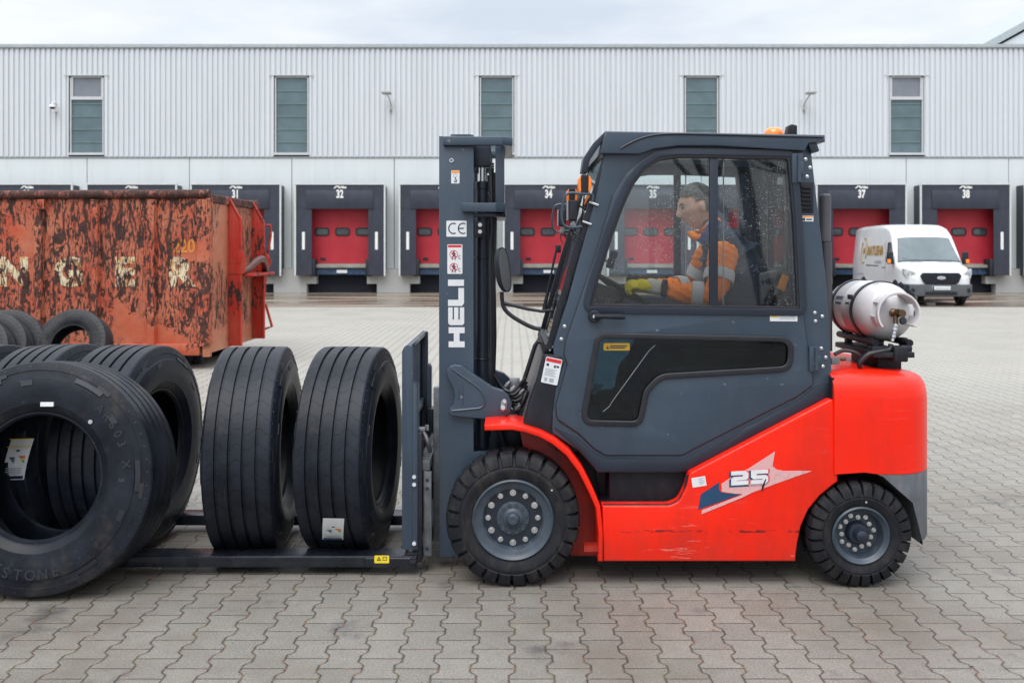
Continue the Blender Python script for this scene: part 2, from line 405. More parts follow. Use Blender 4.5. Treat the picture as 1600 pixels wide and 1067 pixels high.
# ---------------------------------------------------------------- ground: interlocking concrete pavers
def paver_mat():
    b = NB('paving_stones'); c = b.coord(); PX, PY, A = .146, .173, .0115
    s = b.n('ShaderNodeSeparateXYZ'); b.l(c, s.inputs[0])
    wob = b.noise(c, 9, 2, .5)
    X = b.math('ADD', s.outputs[0], b.math('MULTIPLY', b.math('SUBTRACT', wob, .5), .008)); Y = b.math('ADD', s.outputs[1], b.math('MULTIPLY', b.math('SUBTRACT', b.noise(c, 7, 2), .5), .006))
    xb = b.math('DIVIDE', X, PX); nb = b.math('ROUND', xb)
    par = b.math('MODULO', b.math('ABSOLUTE', nb), 2)             # 0 / 1
    sgn = b.math('SUBTRACT', b.math('MULTIPLY', par, 2), 1)
    yy = b.math('DIVIDE', Y, PY)
    tri = b.math('ABSOLUTE', b.math('SUBTRACT', b.math('MULTIPLY', b.math('FRACT', yy), 2), 1))      # 1 at joints of even columns, 0 mid
    tz = b.math('MULTIPLY', b.math('SUBTRACT', tri, .5), 6.5)
    tz = b.math('MAXIMUM', b.math('MINIMUM', tz, 1), -1)
    shift = b.math('MULTIPLY', b.math('MULTIPLY', sgn, tz), A)
    d = b.math('SUBTRACT', b.math('SUBTRACT', X, b.math('MULTIPLY', nb, PX)), shift)
    left = b.math('LESS_THAN', d, 0)
    colid = b.math('SUBTRACT', nb, left)
    cp = b.math('MODULO', b.math('ABSOLUTE', colid), 2)
    y2 = b.math('ADD', yy, b.math('MULTIPLY', cp, .5))
    row = b.math('FLOOR', y2); fy = b.math('SUBTRACT', y2, row)
    dy = b.math('MULTIPLY', b.math('MINIMUM', fy, b.math('SUBTRACT', 1, fy)), PY)
    dist = b.math('MINIMUM', b.math('ABSOLUTE', d), b.math('MULTIPLY', dy, 1.25))
    cmb = b.n('ShaderNodeCombineXYZ'); b.l(colid, cmb.inputs[0]); b.l(row, cmb.inputs[1])
    wn = b.n('ShaderNodeTexWhiteNoise'); wn.noise_dimensions = '2D'; b.l(cmb.outputs[0], wn.inputs[0])
    edge = b.ramp(dist, .0020, .0052)                              # 0 in joint, 1 on the stone
    big = b.noise(c, .45, 5, .6); fine = b.noise(c, 120, 4, .85); med = b.noise(c, 14, 5, .6)
    stone = b.mix(wn.outputs[0], (.160, .145, .118), (.242, .220, .182))
    stone = b.mix(b.ramp(fine, .36, .66), b.mix(.62, stone, (.06, .058, .054)), b.mix(.42, stone, (.50, .48, .44)))
    stone = b.mix(b.math('MULTIPLY', b.ramp(med, .45, .7), .3), stone, (.13, .12, .115))
    stone = b.mix(b.math('MULTIPLY', b.ramp(big, .4, .65), .25), stone, (.14, .13, .12))
    oil = b.math('MULTIPLY', b.ramp(b.noise(c, 2.1, 5, .62), .60, .71), .75)
    stone = b.mix(oil, stone, (.05, .05, .06))
    # stone paler with distance: sheen at grazing view put into the colour
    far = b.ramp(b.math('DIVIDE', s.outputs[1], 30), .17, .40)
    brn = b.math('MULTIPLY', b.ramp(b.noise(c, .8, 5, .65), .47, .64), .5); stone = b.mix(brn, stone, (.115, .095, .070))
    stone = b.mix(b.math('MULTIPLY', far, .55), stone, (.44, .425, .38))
    jn = b.mix(b.ramp(b.noise(c, 30, 2), .52, .60), (.020, .018, .018), (.15, .065, .028))
    jn = b.mix(b.math('MULTIPLY', b.ramp(b.noise(c, 4, 2), .5, .6), .5), jn, (.07, .075, .02))
    col = b.mix(edge, jn, stone)
    hgt = b.math('ADD', b.math('ADD', b.ramp(dist, 0, .009), b.math('MULTIPLY', fine, .12)), b.math('MULTIPLY', wn.outputs[0], .15))
    wet = b.ramp(b.noise(c, .7, 4, .55), .45, .6)
    ro = b.math('SUBTRACT', .62, b.math('MULTIPLY', wet, .16))
    b.bsdf(col, ro, 0, b.bump(hgt, .55, .006), 0, .4); return b.m
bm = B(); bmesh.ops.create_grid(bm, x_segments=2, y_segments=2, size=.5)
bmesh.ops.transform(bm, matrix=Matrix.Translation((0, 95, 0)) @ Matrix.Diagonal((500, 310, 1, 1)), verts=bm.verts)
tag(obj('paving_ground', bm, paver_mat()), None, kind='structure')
def apron_mat():
    b = NB('wet_asphalt'); c = b.coord(); n = b.noise(b.coord(scale=(.18, 1, 1)), .9, 6, .62); f = b.noise(c, 40, 4, .7)
    col = b.mix(b.ramp(n, .35, .65), (.10, .078, .06), (.30, .245, .19)); col = b.mix(b.math('MULTIPLY', b.ramp(f, .4, .7), .3), col, (.07, .06, .05))
    wet = b.ramp(b.noise(b.coord(scale=(.10, .8, 1), loc=(3, 1, 0)), 1.1, 4, .5), .44, .56)
    ro = b.math('SUBTRACT', .55, b.math('MULTIPLY', wet, .47))
    b.bsdf(col, ro, 0, None, 0, .5); return b.m
bm = B(); bx(bm, -70, 70, 26.8, 36.0, -.2, .004)
tag(obj('wet_apron_road', bm, apron_mat()), None, kind='structure')

# ---------------------------------------------------------------- warehouse
WY = 36.25
def wall_mat(name, col, st):
    b = NB(name); c = b.coord(); n = b.noise(b.coord(scale=(1, 1, .12)), 1.6, 5, .6); k = b.mix(b.ramp(n, .35, .7), col, tuple(x*.94 for x in col))
    k = b.mix(b.math('MULTIPLY', b.ramp(b.noise(b.coord(scale=(3, 1, .15)), 2.2, 4, .6), .56, .7), st), k, tuple(x*.80 for x in col))
    b.bsdf(k, .45, 0, None, 0, .4); return b.m
m_clad = wall_mat('ribbed_cladding', (.60, .635, .67), .25)
m_panel = wall_mat('smooth_wall_panel', (.63, .68, .69), .35)
m_conc = wall_mat('concrete_plinth', (.42, .43, .42), .8)
m_frame = mat('window_frame_grey', (.50, .52, .54), .5, 0, .06)
m_flash = mat('roof_flashing', (.36, .40, .42), .5, 0, .1)
m_louv = mat('louvre_glass', (.085, .135, .155), .12, 0, .25, 1.2, spec=.8)
m_louvl = mat('louvre_edge', (.13, .23, .22), .35, 0, .1)
m_pane = mat('upper_pane', (.16, .18, .21), .12, 0, .15, 1.5, spec=.8)
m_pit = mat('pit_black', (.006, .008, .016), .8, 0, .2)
wh = thing('warehouse_building', 'long pale grey warehouse with ribbed upper cladding and tall narrow windows', 'warehouse', (0, WY, 0))
winx = [-16.6+8*i-.0 for i in range(-1, 6)]
ZT, ZB = 9.52, 5.31; W0, W1, HW = 5.46, 8.44, .64
def ribs(bm, x0, x1, z0, z1, y=WY, pitch=.204, d=.055):
    xs = []; k = math.ceil(x0/pitch-1)
    pts = [(x0, 0)]
    while k*pitch < x1+pitch:
        b_ = k*pitch
        for q, dd in ((0, 0), (.014, -d), (.128, -d), (.142, 0)):
            if x0 < b_+q < x1: pts.append((b_+q, dd))
        k += 1
    def ph(x):
        t = (x/pitch-math.floor(x/pitch))*pitch
        return -d*max(0, min(1, t/.014, (.142-t)/.014))
    pts[0] = (x0, ph(x0)); pts.append((x1, ph(x1)))
    vb = [bm.verts.new((x, y+dd, z0)) for x, dd in pts]; vt = [bm.verts.new((x, y+dd, z1)) for x, dd in pts]
    for i in range(len(pts)-1): bm.faces.new([vb[i], vb[i+1], vt[i+1], vt[i]])
bm = B(); xa = -31
for wx in winx:
    if wx-HW < -31: continue
    ribs(bm, xa, wx-HW-.05, ZB, ZT); ribs(bm, wx-HW-.05, wx+HW+.05, W1+.05, ZT); xa = wx+HW+.05
ribs(bm, xa, 40, ZB, ZT)
obj('ribbed_cladding', bm, m_clad, wh, ang=20)
bm = B(); bx(bm, -32, 41, WY-.09, WY+22, ZT, ZT+.10); bx(bm, -32, 41, WY-.12, WY-.02, ZT+.04, ZT+.16)
obj('roof_flashing', bm, m_flash, wh)
bm = B(); bx(bm, -32, 41, WY-.03, WY+.02, ZB-.05, ZB+.0); obj('drip_rail', bm, m_flash, wh)
bm = B()
for i in range(-5, 15):
    c0 = -16.6+4*i
    bx(bm, c0+.012, c0+4-.012, WY, WY+.12, .95, ZB-.06, .008, 1)
obj('smooth_wall', bm, m_panel, wh)
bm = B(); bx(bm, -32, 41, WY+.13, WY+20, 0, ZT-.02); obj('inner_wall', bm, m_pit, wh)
for i, wx in enumerate(winx):
    if wx-HW < -31: continue
    split = i in (1, 5)
    bm = B()
    bx(bm, wx-HW-.02, wx-HW+.03, WY-.02, WY+.1, W0, W1); bx(bm, wx+HW-.03, wx+HW+.02, WY-.02, WY+.1, W0, W1)
    bx(bm, wx-HW-.07, wx+HW+.07, WY-.09, WY+.1, W0-.09, W0); bx(bm, wx-HW-.24, wx+HW+.24, WY-.075, WY-.05, W1+.02, W1+.06)
    bx(bm, wx-HW-.02, wx+HW+.02, WY-.02, WY+.1, W1-.04, W1)
    zs = W1-.85
    if split:
        bx(bm, wx-HW, wx+HW, WY-.03, WY+.1, zs-.06, zs+.06); bx(bm, wx-HW+.03, wx-HW+.09, WY, WY+.09, zs, W1); bx(bm, wx+HW-.09, wx+HW-.03, WY, WY+.09, zs, W1)
    fr = obj('window', bm, m_frame, wh)
    bm = B(); bx(bm, wx-HW, wx+HW, WY+.06, WY+.09, W0, zs-.05 if split else W1-.02)
    b2 = B(); z = W0+.42
    while z < (zs-.1 if split else W1-.3): bx(b2, wx-HW+.03, wx+HW-.03, WY+.03, WY+.07, z-.015, z+.015); z += .50
    it = [(bm, m_louv), (b2, m_louvl)]
    if split: b3 = B(); bx(b3, wx-HW, wx+HW, WY+.06, WY+.09, zs+.03, W1-.03); it.append((b3, m_pane))
    obj('pane', it, None, fr)
# concrete plinth with openings below every dock
bm = B(); m_skirt = m_conc
for i in range(-7, 12):
    c = -6.6+4*i
    bx(bm, c+1.36, c+4-1.36, WY-.27, WY+.1, 0, .94, .01, 1)        # pier between two docks
    bx(bm, c-1.36, c-.98, WY-.27, WY+.1, .36, .92); bx(bm, c+.98, c+1.36, WY-.27, WY+.1, .36, .92)
obj('concrete_plinth', bm, m_conc, wh)
bm = plateXZ([[(30.9, 0), (30.9, 14.6), (46, 22.9), (46, 0)]], 60, 80, 0); b_r = plateXZ([[(30.3, 14.45), (46, 23.1), (46, 23.6), (30.3, 14.95)]], 59.8, 80.2, 0)
obj('far_hall', [(bm, m_clad), (b_r, m_flash)], None, None); fh = bpy.data.objects['far_hall']; tag(fh, 'grey gable of a taller hall rising behind the right end of the flat roof', 'hall')

# ---------------------------------------------------------------- loading bays
m_curt = mat('curtain_pvc', (.026, .031, .050), .42, 0, .25, 1.5, bump=.5, bs=3, dirt=((.045, .055, .08), .5))
m_dred = None
def door_mat():
    b = NB('red_door'); c = b.coord(); s = b.n('ShaderNodeSeparateXYZ'); b.l(c, s.inputs[0])
    f = b.math('FRACT', b.math('DIVIDE', s.outputs[2], .125)); ln = b.math('LESS_THAN', f, .08)
    col = b.mix(b.ramp(b.noise(c, 1.5, 4), .3, .7), (.40, .018, .035), (.47, .03, .045)); col = b.mix(b.math('MULTIPLY', ln, .5), col, (.28, .01, .02))
    b.bsdf(col, .5, 0, b.bump(f, .2, .01), 0, .4); return b.m
m_dred = door_mat()
m_alu = mat('aluminium_edge', (.62, .64, .64), .4, .2, .08)
m_blue = mat('leveller_blue', (.02, .06, .13), .5, 0, .5, 6, dirt=((.08, .06, .05), .6))
m_lip = mat('leveller_lip', (.28, .27, .24), .5, .2, .25, 6)
m_dwin = mat('door_window', (.05, .065, .075), .15, 0, .4, 2.5, spec=.7)
m_bump = mat('bumper_rubber', (.014, .016, .022), .7, 0, .3, 10)
m_markw = mat('marker_white', (.75, .76, .74), .5, 0, .05)
WORDS = {29: 'twenty nine', 30: 'thirty', 31: 'thirty one', 32: 'thirty two', 33: 'thirty three', 34: 'thirty four', 35: 'thirty five', 36: 'thirty six', 37: 'thirty seven', 38: 'thirty eight', 39: 'thirty nine', 40: 'forty'}
WHERE = {29: 'mostly behind the container at the left edge', 30: 'hidden up to its sign by the middle of the container', 31: 'just right of the container, door half hidden', 32: 'standing clear between container and mast', 33: 'half hidden by the forklift mast', 34: 'between mast and cab mirror', 35: 'seen through the cab door glass', 36: 'seen behind the rear of the cab', 37: 'behind the white van', 38: 'right of the white van roof', 39: 'cut by the right edge'}
def bay(cx, num):
    L0 = (cx, 35.6, 0)
    t = thing('loading_bay', f'red loading bay number {WORDS[num]}, {WHERE[num]}', 'loading bay', L0, 'loading bays along the warehouse wall')
    y0, y1 = 35.6, WY
    bm = B()      # head curtain with draped inner flap
    bx(bm, cx-1.68, cx+1.68, y0, y0+.04, 3.26, 4.17, .01, 1); bx(bm, cx-1.30, cx+1.28, y0-.03, y0+.01, 3.24, 3.95, .015, 2)
    bx(bm, cx-1.68, cx+1.68, y0+.04, y1, 4.13, 4.17)
    hc = obj('head_curtain', bm, m_curt, t)
    for s in (-1, 1):
        bm = B(); x0, x1 = sorted((cx+s*1.08, cx+s*1.68)); bx(bm, x0, x1, y0+.005, y0+.035, .70, 3.27, .01, 1)
        xs = cx+s*1.69; bx(bm, xs-.015, xs+.015, y0+.03, y1, .70, 4.15)
        b2 = B(); bx(b2, cx+s*1.40-.055, cx+s*1.40+.055, y0-.012, y0+.003, 1.68, 2.36, .01, 1)
        obj('side_curtain', [(bm, m_curt), (b2, m_markw)], None, t)
    bm = B(); bx(bm, cx-1.74, cx+1.74, y0-.03, y0+.05, 4.17, 4.23)
    for s in (-1, 1): bx(bm, cx+s*1.715-.03, cx+s*1.715+.03, y0-.02, y0+.06, .68, 4.17)
    obj('edge_frame', bm, m_alu, t)
    bm = B(); bx(bm, cx-1.35, cx+1.35, WY-.10, WY-.02, 1.14, 3.6)
    door = obj('sectional_door', bm, m_dred, t)
    bm = B()
    for dx in (-.80, 0, .80):
        o_ = rpoly([(cx+dx-.29, 2.22), (cx+dx+.29, 2.22), (cx+dx+.29, 2.54), (cx+dx-.29, 2.54)], .13); i_ = rpoly([(cx+dx-.24, 2.27), (cx+dx+.24, 2.27), (cx+dx+.24, 2.49), (cx+dx-.24, 2.49)], .09)
        bm = cat(bm, plateXZ([o_, i_], WY-.13, WY-.08))
    b2 = B()
    for dx in (-.80, 0, .80): bx(b2, cx+dx-.25, cx+dx+.25, WY-.115, WY-.08, 2.26, 2.50)
    b3 = B(); bx(b3, cx-.86, cx-.66, WY-.12, WY-.08, 1.27, 1.37)
    obj('door_window', [(bm, m_bump), (b2, m_dwin), (b3, m_bump)], None, door)
    bm = B(); bx(bm, cx-1.2, cx+1.2, WY-.40, WY-.11, .98, 1.10, .01, 1); bx(bm, cx-1.3, cx+1.3, WY-.12, WY-.02, 1.10, 1.14)
    b2 = B(); bx(b2, cx-1.02, cx+1.02, WY-.30, WY+.0, .72, .97)
    for k in range(9): bx(b2, cx-.9+k*.22, cx-.84+k*.22, WY-.33, WY-.29, .72, .9)
    b3 = B(); bx(b3, cx-.18, cx+.22, WY-.345, WY-.335, .78, .9)
    obj('dock_leveller', [(bm, m_lip), (b2, m_blue), (b3, m_white)], None, t)
    for s in (-1, 1):
        bm = B(); bx(bm, cx+s*1.08-.11, cx+s*1.08+.11, y0+.05, WY-.05, .66, 1.32, .02, 2); obj('dock_bumper', bm, m_bump, t)
    bm = txt_at(str(num), (cx, y0-.034, 3.80), .42, .016, sx=.66, depth=.004)
    zz = cx*1.0
    bm = cat(bm, plateXZ([[(cx+a, z_) for a, z_ in ((-.25, 4.03), (-.15, 4.13), (-.04, 4.13), (.01, 4.06), (.01, 4.03), (-.05, 4.03), (-.08, 4.085), (-.13, 4.085), (-.19, 4.03))]], y0-.012, y0-.002, 0), txt_at('Allist', (cx+.13, y0-.008, 4.07), .13, .006, sx=.9, depth=.003))
    obj('bay_number', bm, m_markw, t)
for i in range(-3, 9):
    n = 32+i
    if n < 29 or n > 39: continue
    bay(-6.6+4*i, n)
# wall lamps and the camera dome
m_lampg = mat('lamp_grey', (.30, .32, .31), .5, 0, .1)
for X_, s_, lab in ((-4.72, 1, 'small grey floodlight on a bent arm between the second and third windows from the left'), (11.38, -1, 'small grey floodlight on a bent arm between the two rightmost windows')):
    z = 7.45; bm = B(); bx(bm, X_-.16, X_+.14, WY-.06, WY-.045, z-.26, z+.06)
    b2 = B(); tube(b2, smooth([(X_, WY-.06, z-.2), (X_, WY-.22, z-.05), (X_-.06*s_, WY-.5, z+.14), (X_-.1*s_, WY-.6, z+.22)], 5), .022, 8); cyl(b2, (X_, WY-.05, z-.32), (X_, WY-.12, z-.32), .05)
    b3 = B(); bx(b3, X_-.10*s_-.17, X_-.10*s_+.17, WY-.80, WY-.45, z+.20, z+.28, .02, 2)
    t = thing('wall_floodlight', lab, 'floodlight', (X_, WY, z), 'floodlights on the cladding')
    obj('mounting_plate', bm, m_frame, t); obj('arm', b2, m_lampg, t); obj('lamp_head', b3, m_lampg, t)
t = thing('dome_camera', 'small white dome camera on the cladding beside the leftmost window', 'security camera', (-17.8, WY, 7.22))
bm = B(); bx(bm, -17.95, -17.68, WY-.06, WY-.045, 7.05, 7.32); cyl(bm, (-17.8, WY-.05, 7.36), (-17.8, WY-.3, 7.36), .05); lathe(bm, [(0, .09), (.10, .07), (.14, 0), (.14, -.03)], (-17.8, WY-.3, 7.22), (0, 0, 1), 20)
b2 = B(); lathe(b2, [(.10, -.03), (.085, -.08), (0, -.11)], (-17.8, WY-.3, 7.22), (0, 0, 1), 20)
obj('housing', bm, m_white, t); obj('lens_dome', b2, m_black, t)
# ---------------------------------------------------------------- loose truck tyres
def tyre_bm(Rr=.535, Wd=.38, rb=.285, n=112, rib=True):
    """truck tyre standing on z=0, axis along Y; UV u = angle, v = across"""
    hw = Wd/2; R0 = Rr
    pr = [(rb+.004, -hw*.64), (rb-.004, -hw*.72), (rb+.006, -hw*.80), (rb+.014, -hw*.80), (rb+.022, -hw*.86), (rb+.05, -hw*.935), (rb+.053, -hw*.95), (rb+.09, -hw*.985), (rb+.115, -hw), (rb+.15, -hw*.985),
          (R0-.078, -hw*.955), (R0-.075, -hw*.935), (R0-.045, -hw*.89), (R0-.043, -hw*.905), (R0-.022, -hw*.87), (R0-.008, -hw*.84), (R0-.003, -hw*.80)]
    k = 4; gr = [-.51, -.17, .17, .51]
    half = []
    for g in gr:
        c = g*hw; cr = .005*(abs(c)/hw)**2
        half += [(R0-cr, c-.0085), (R0-.013, c-.006), (R0-.013, c+.006), (R0-cr, c+.0085)]
    rest = [(r, -h) for r, h in pr[::-1]]
    inner = [(rb+.03, hw*.66), (R0-.13, hw*.90), (R0-.055, hw*.76), (R0-.03, hw*.4), (R0-.03, -hw*.4), (R0-.055, -hw*.76), (R0-.13, -hw*.90), (rb+.03, -hw*.66)]
    prof = pr+half+rest+inner
    bm = B(); uvl = bm.loops.layers.uv.new('UVMap'); m = len(prof); nt_ = len(pr)+len(half)+len(rest)
    rings = [[bm.verts.new((r*math.sin(2*math.pi*q/n), h, Rr-r*math.cos(2*math.pi*q/n))) for q in range(n)] for r, h in prof]
    for i in range(m):
        for q in range(n):
            f = bm.faces.new([rings[i][q], rings[(i+1) % m][q], rings[(i+1) % m][(q+1) % n], rings[i][(q+1) % n]])
            hv = lambda j: .5+prof[j % m][1]/.72 * .5 if j % m < nt_ else .02
            a, c = hv(i), hv(i+1)
            if i >= nt_-1: a = c = .05
            # tread band maps to about .33 .. .53 of v
            for lp, (uu, vv) in zip(f.loops, ((q/n, a), (q/n, c), ((q+1)/n, c), ((q+1)/n, a))): lp[uvl].uv = (uu, .43+(vv-.5)*.62)
    bmesh.ops.recalc_face_normals(bm, faces=bm.faces)
    return bm
def arc_block(bm, Rr, hw, r0, r1, a0, a1, side, off, th=.004, n=8):
    """raised patch on a sidewall between two radii and two angles (radians, from the top)"""
    vs = []
    for q in range(n+1):
        a = a0+(a1-a0)*q/n
        vs.append([bm.verts.new((r*math.sin(a), side*(hh), Rr+r*math.cos(a))) for r, hh in ((r0, off(r0)-.002), (r0, off(r0)+th), (r1, off(r1)+th), (r1, off(r1)-.002))])
    for q in range(n):
        for j in range(3): bm.faces.new([vs[q][j], vs[q][j+1], vs[q+1][j+1], vs[q+1][j]])
    bm.faces.new(vs[0]); bm.faces.new(vs[-1][::-1])
def side_off(hw, R0, rb):
    def f(r):
        pts = [(rb+.022, hw*.86), (rb+.05, hw*.935), (rb+.09, hw*.985), (rb+.115, hw), (rb+.15, hw*.985), (R0-.078, hw*.955), (R0-.045, hw*.89), (R0-.022, hw*.87), (R0-.008, hw*.84)]
        for (a, b_), (c, d) in zip(pts, pts[1:]):
            if r <= c: return b_+(d-b_)*max(0, (r-a))/(c-a)
        return pts[-1][1]
    return f
def make_tyre(label, Rr=.535, Wd=.38, rb=.285, m=None, texts=(), group=None, marks=True):
    m = m or m_truck
    bm = tyre_bm(Rr, Wd, rb)
    t = obj('truck_tyre', bm, m, None, ang=28, uv=True); tag(t, label, 'tyre', group)
    so_ = side_off(Wd/2, Rr, rb)
    if marks:
        for side in (-1, 1):
            bm = B()
            for k in range(6):
                a = k*math.pi/3+.35
                arc_block(bm, Rr, Wd/2, Rr-.072, Rr-.052, a, a+.30, side, so_, .0035, 10)
                arc_block(bm, Rr, Wd/2, Rr-.052, Rr-.034, a+.22, a+.36, side, so_, .0035, 6)
                arc_block(bm, Rr, Wd/2, rb+.14, rb+.165, a+.5, a+.62, side, so_, .003, 5)
            for k in range(54):
                a = k*2*math.pi/54; arc_block(bm, Rr, Wd/2, Rr-.028, Rr-.018, a, a+.016, side, so_, .002, 1)
            bmesh.ops.recalc_face_normals(bm, faces=bm.faces)
            obj('sidewall_relief', bm, m_letter, t)
    for s, rad, amid, size, flip in texts:
        big = None; da = size*.86/rad
        for i, ch in enumerate(s):
            if ch == ' ': continue
            a = amid+(i-(len(s)-1)/2)*da*(-1 if flip else 1)
            tb = textbm(ch, size, .001, .0018, ay='CENTER'); tb = put(tb, RX)
            # local text now in XZ plane facing -Y
            rot = Matrix.Rotation(a+(math.pi if flip else 0), 4, 'Y')
            put(tb, Matrix.Translation((rad*math.sin(a), -so_(rad)-.001, Rr+rad*math.cos(a))) @ rot)
            big = tb if big is None else cat(big, tb)
        obj('raised_lettering', big, m_letter, t)
    return t
G1 = 'truck tyres carried on the fork blades'
t4 = make_tyre('black truck tyre on the forks nearest the mast, paper label low on its tread', group=G1)
mesh4 = t4.data
def tyre_copy(src, label, group=None):
    c = copy_tree(src); c['label'] = label
    if group: c['group'] = group
    return c
def place(t, x, y, z, yaw, lean=0, roll=0):
    # roll about the axle first, then lean (about X local), then yaw
    t.rotation_euler = (R(lean), 0, R(yaw)); t.location = (x, y, z)
    t.rotation_mode = 'XYZ'
t3 = tyre_copy(t4, 'black truck tyre on the forks, second from the mast, bare tread and no paper label')
t2 = tyre_copy(t4, 'black truck tyre on the forks, third from the mast, half behind the big front tyre')
tb_ = tyre_copy(t4, 'tyre whose tread and white label show through the hole of the big front tyre')
ta_ = tyre_copy(t4, 'truck tyre at the far left end of the forks, only its grey top showing')
place(t4, -.855, 4.97, .012, 90-4)
place(t3, -1.37, 4.97, .012, 90+5)
place(t2, -2.07, 5.06, .012, 90-6)
place(tb_, -2.462, 5.10, .012, 90-7, -3)
place(ta_, -2.95, 5.12, .012, 90-8)
t1 = make_tyre('big black truck tyre standing upright in front at the left edge, side towards the camera', texts=(('AR603 X', .425, R(62), .056, False), ('AUSTONE', .43, R(186), .066, True)))
place(t1, -2.19, 4.37, .0, 0, -7)
# paper labels and chalk marks (children of their tyre, built in the tyre's own frame)
def on_tread(t, ang, h0, wid, length, items, skew=0):
    """thin curved label on the tread; ang from top in degrees, items: list of (u0,u1,v0,v1,mat)"""
    lst = []
    for u0, u1, v0, v1, mm in items:
        bm = B(); n = 10; g = []
        lift = .0018+.0008*len(lst)
        for q in range(n+1):
            s = v0+(v1-v0)*q/n; a = R(ang)+(s-.5)*length/.535; r = .535+lift
            g.append([bm.verts.new((r*math.sin(a), h0+(u-.5)*wid+(s-.5)*skew, .535+r*math.cos(a))) for u in (u0, u1)])
        for q in range(n): bm.faces.new([g[q][0], g[q][1], g[q+1][1], g[q+1][0]])
        lst.append((bm, mm))
    me_o = obj('paper_label', lst, None, None); me_o.parent = t
    return me_o
def eulabel(extra):
    it = [(0, 1, 0, 1, m_white)]
    it += [(.08, .92, .90, .955, m_ink)] if extra == 'rear' else [(.06, .94, .02, .10, m_ink)]
    it += [(.12, .20+.05*k, .42+.035*k, .445+.035*k, c) for k, c in enumerate((m_grn, m_grn, m_yel, m_orp, m_redp))]
    it += [(.55, .62+.06*k, .42+.04*k, .445+.04*k, m_bluep) for k in range(4)]
    it += [(.15, .85, .16+.045*k, .178+.045*k, m_greyp) for k in range(4)]
    it += [(.40, .55, .70, .74, m_ink)]
    return it
m_grn0 = 0
m_grn = mat('print_green', (.03, .35, .10), .5, 0, .05)
l4 = on_tread(t4, -126, -.01, .105, .165, eulabel('a')+[(0, 1, -.07, .0, m_black), (.1, .44, .12, .2, m_bluep), (.52, .9, .12, .2, m_bluep)], -.03)
lb = on_tread(tb_, -88, -.125, .12, .20, eulabel('a')+[(0, 1, .80, .82, m_yel), (0, 1, .98, 1.0, m_yel)], -.06)
bm = B(); bx(bm, .01, .07, -.1885, -.180, .535+.325, .535+.345); b2 = B(); cyl(b2, (.245, -.186, .535+.255), (.245, -.189, .535+.255), .010, n=14)
o_ = obj('tyre_mark', [(bm, m_white), (b2, m_greyp)], None, None); o_.parent = t1
# tyres leaning by the container
G2 = 'worn tyres leaning beside the container'
t5 = make_tyre('worn grey tyre leaning alone against the rusty container, red steel showing through its hole', .46, .27, .245, m_truck_old, group=G2, marks=False)
place(t5, -5.50, 11.45, -.02, -4, -22)
t6 = tyre_copy(t5, 'worn tyre in the leaning row at the left edge, rightmost and closest to the container')
t7 = tyre_copy(t5, 'worn tyre in the leaning row at the left edge, middle one')
t8 = tyre_copy(t5, 'worn tyre in the leaning row at the left edge, frontmost and lowest')
place(t6, -6.28, 11.42, -.02, 6, -22)
place(t7, -6.30, 11.05, -.02, 4, -24)
place(t8, -6.33, 10.68, -.02, 3, -26)
# ---------------------------------------------------------------- rusty roll-off container
def rust_mat(name, paint, paint2, letter=None, scr=1.0, thr=0.0):
    b = NB(name); c = b.coord()
    warp = b.noise(c, 1.7, 3, .5)
    base = b.mix(b.ramp(b.noise(c, 1.6, 5, .65), .35, .65), paint, paint2)
    base = b.mix(b.math('MULTIPLY', b.ramp(b.noise(b.coord(scale=(1, 1, .25)), 6, 5, .7), .5, .75), .4), base, (.36, .15, .09))
    if letter: base = b.mix(b.ramp(b.noise(c, 9, 5, .7), .5, .62), letter, (.52, .22, .06))
    rust = b.mix(b.ramp(b.noise(c, 14, 4, .6), .35, .7), (.030, .014, .014), (.085, .035, .025))
    # long gouges in three directions, plus round bruises
    masks = []
    for rot, sc, th, fr in (((0, R(28), 0), (4.0, 5, 1.5), .55, 2.0), ((0, R(-24), 0), (5, 6, 1.5), .56, 2.2), ((0, R(6), 0), (6, 8, 1.6), .57, 2.2), ((0, R(50), 0), (8, 9, 1.6), .585, 2.6), ((0, R(-38), 0), (14, 12, 2.0), .59, 3.0), ((0, R(20), 0), (16, 12, 1.8), .595, 3.4), ((0, R(-50), 0), (9, 9, 1.4), .61, 3.2), ((0, R(15), 0), (12, 12, 2.2), .60, 4.0)):
        n = b.noise(b.coord(scale=sc, rot=rot, loc=(fr, 0, fr*3)), fr, 3, .6, 1.1)
        masks.append(b.ramp(n, th+thr, th+thr+.015))
    n = b.noise(c, 8.5, 7, .75, .3); masks.append(b.ramp(n, .575+thr, .59+thr))
    # more wear in the upper half
    mk = masks[0]
    for q in masks[1:]: mk = b.math('MAXIMUM', mk, q)
    sz = b.n('ShaderNodeSeparateXYZ'); b.l(c, sz.inputs[0])
    zon = b.math('MULTIPLY', b.ramp(b.noise(c, .9, 3, .5), .34, .50), b.math('ADD', .3, b.math('MULTIPLY', b.ramp(sz.outputs[2], .45, 1.25), .75)))
    zon = b.math('MINIMUM', zon, 1.0)
    mk = b.math('GREATER_THAN', b.math('MULTIPLY', b.math('MULTIPLY', mk, b.math('ADD', b.noise(c, 15, 6, .75), .40)), b.math('MULTIPLY', b.math('ADD', b.math('MULTIPLY', zon, .75), .40), scr)), .5)
    halo = b.ramp(b.noise(c, 4.2, 6, .68, .3), .54+thr, .63+thr)
    base = b.mix(b.math('MULTIPLY', halo, .35), base, (.20, .07, .045))
    col = b.mix(mk, base, rust)
    b.bsdf(col, b.math('ADD', .55, b.math('MULTIPLY', mk, .25)), 0, b.bump(b.math('SUBTRACT', b.math('MULTIPLY', b.noise(c, 60, 3), .2), b.math('MULTIPLY', mk, .5)), .4, .008), 0, .35)
    return b.m
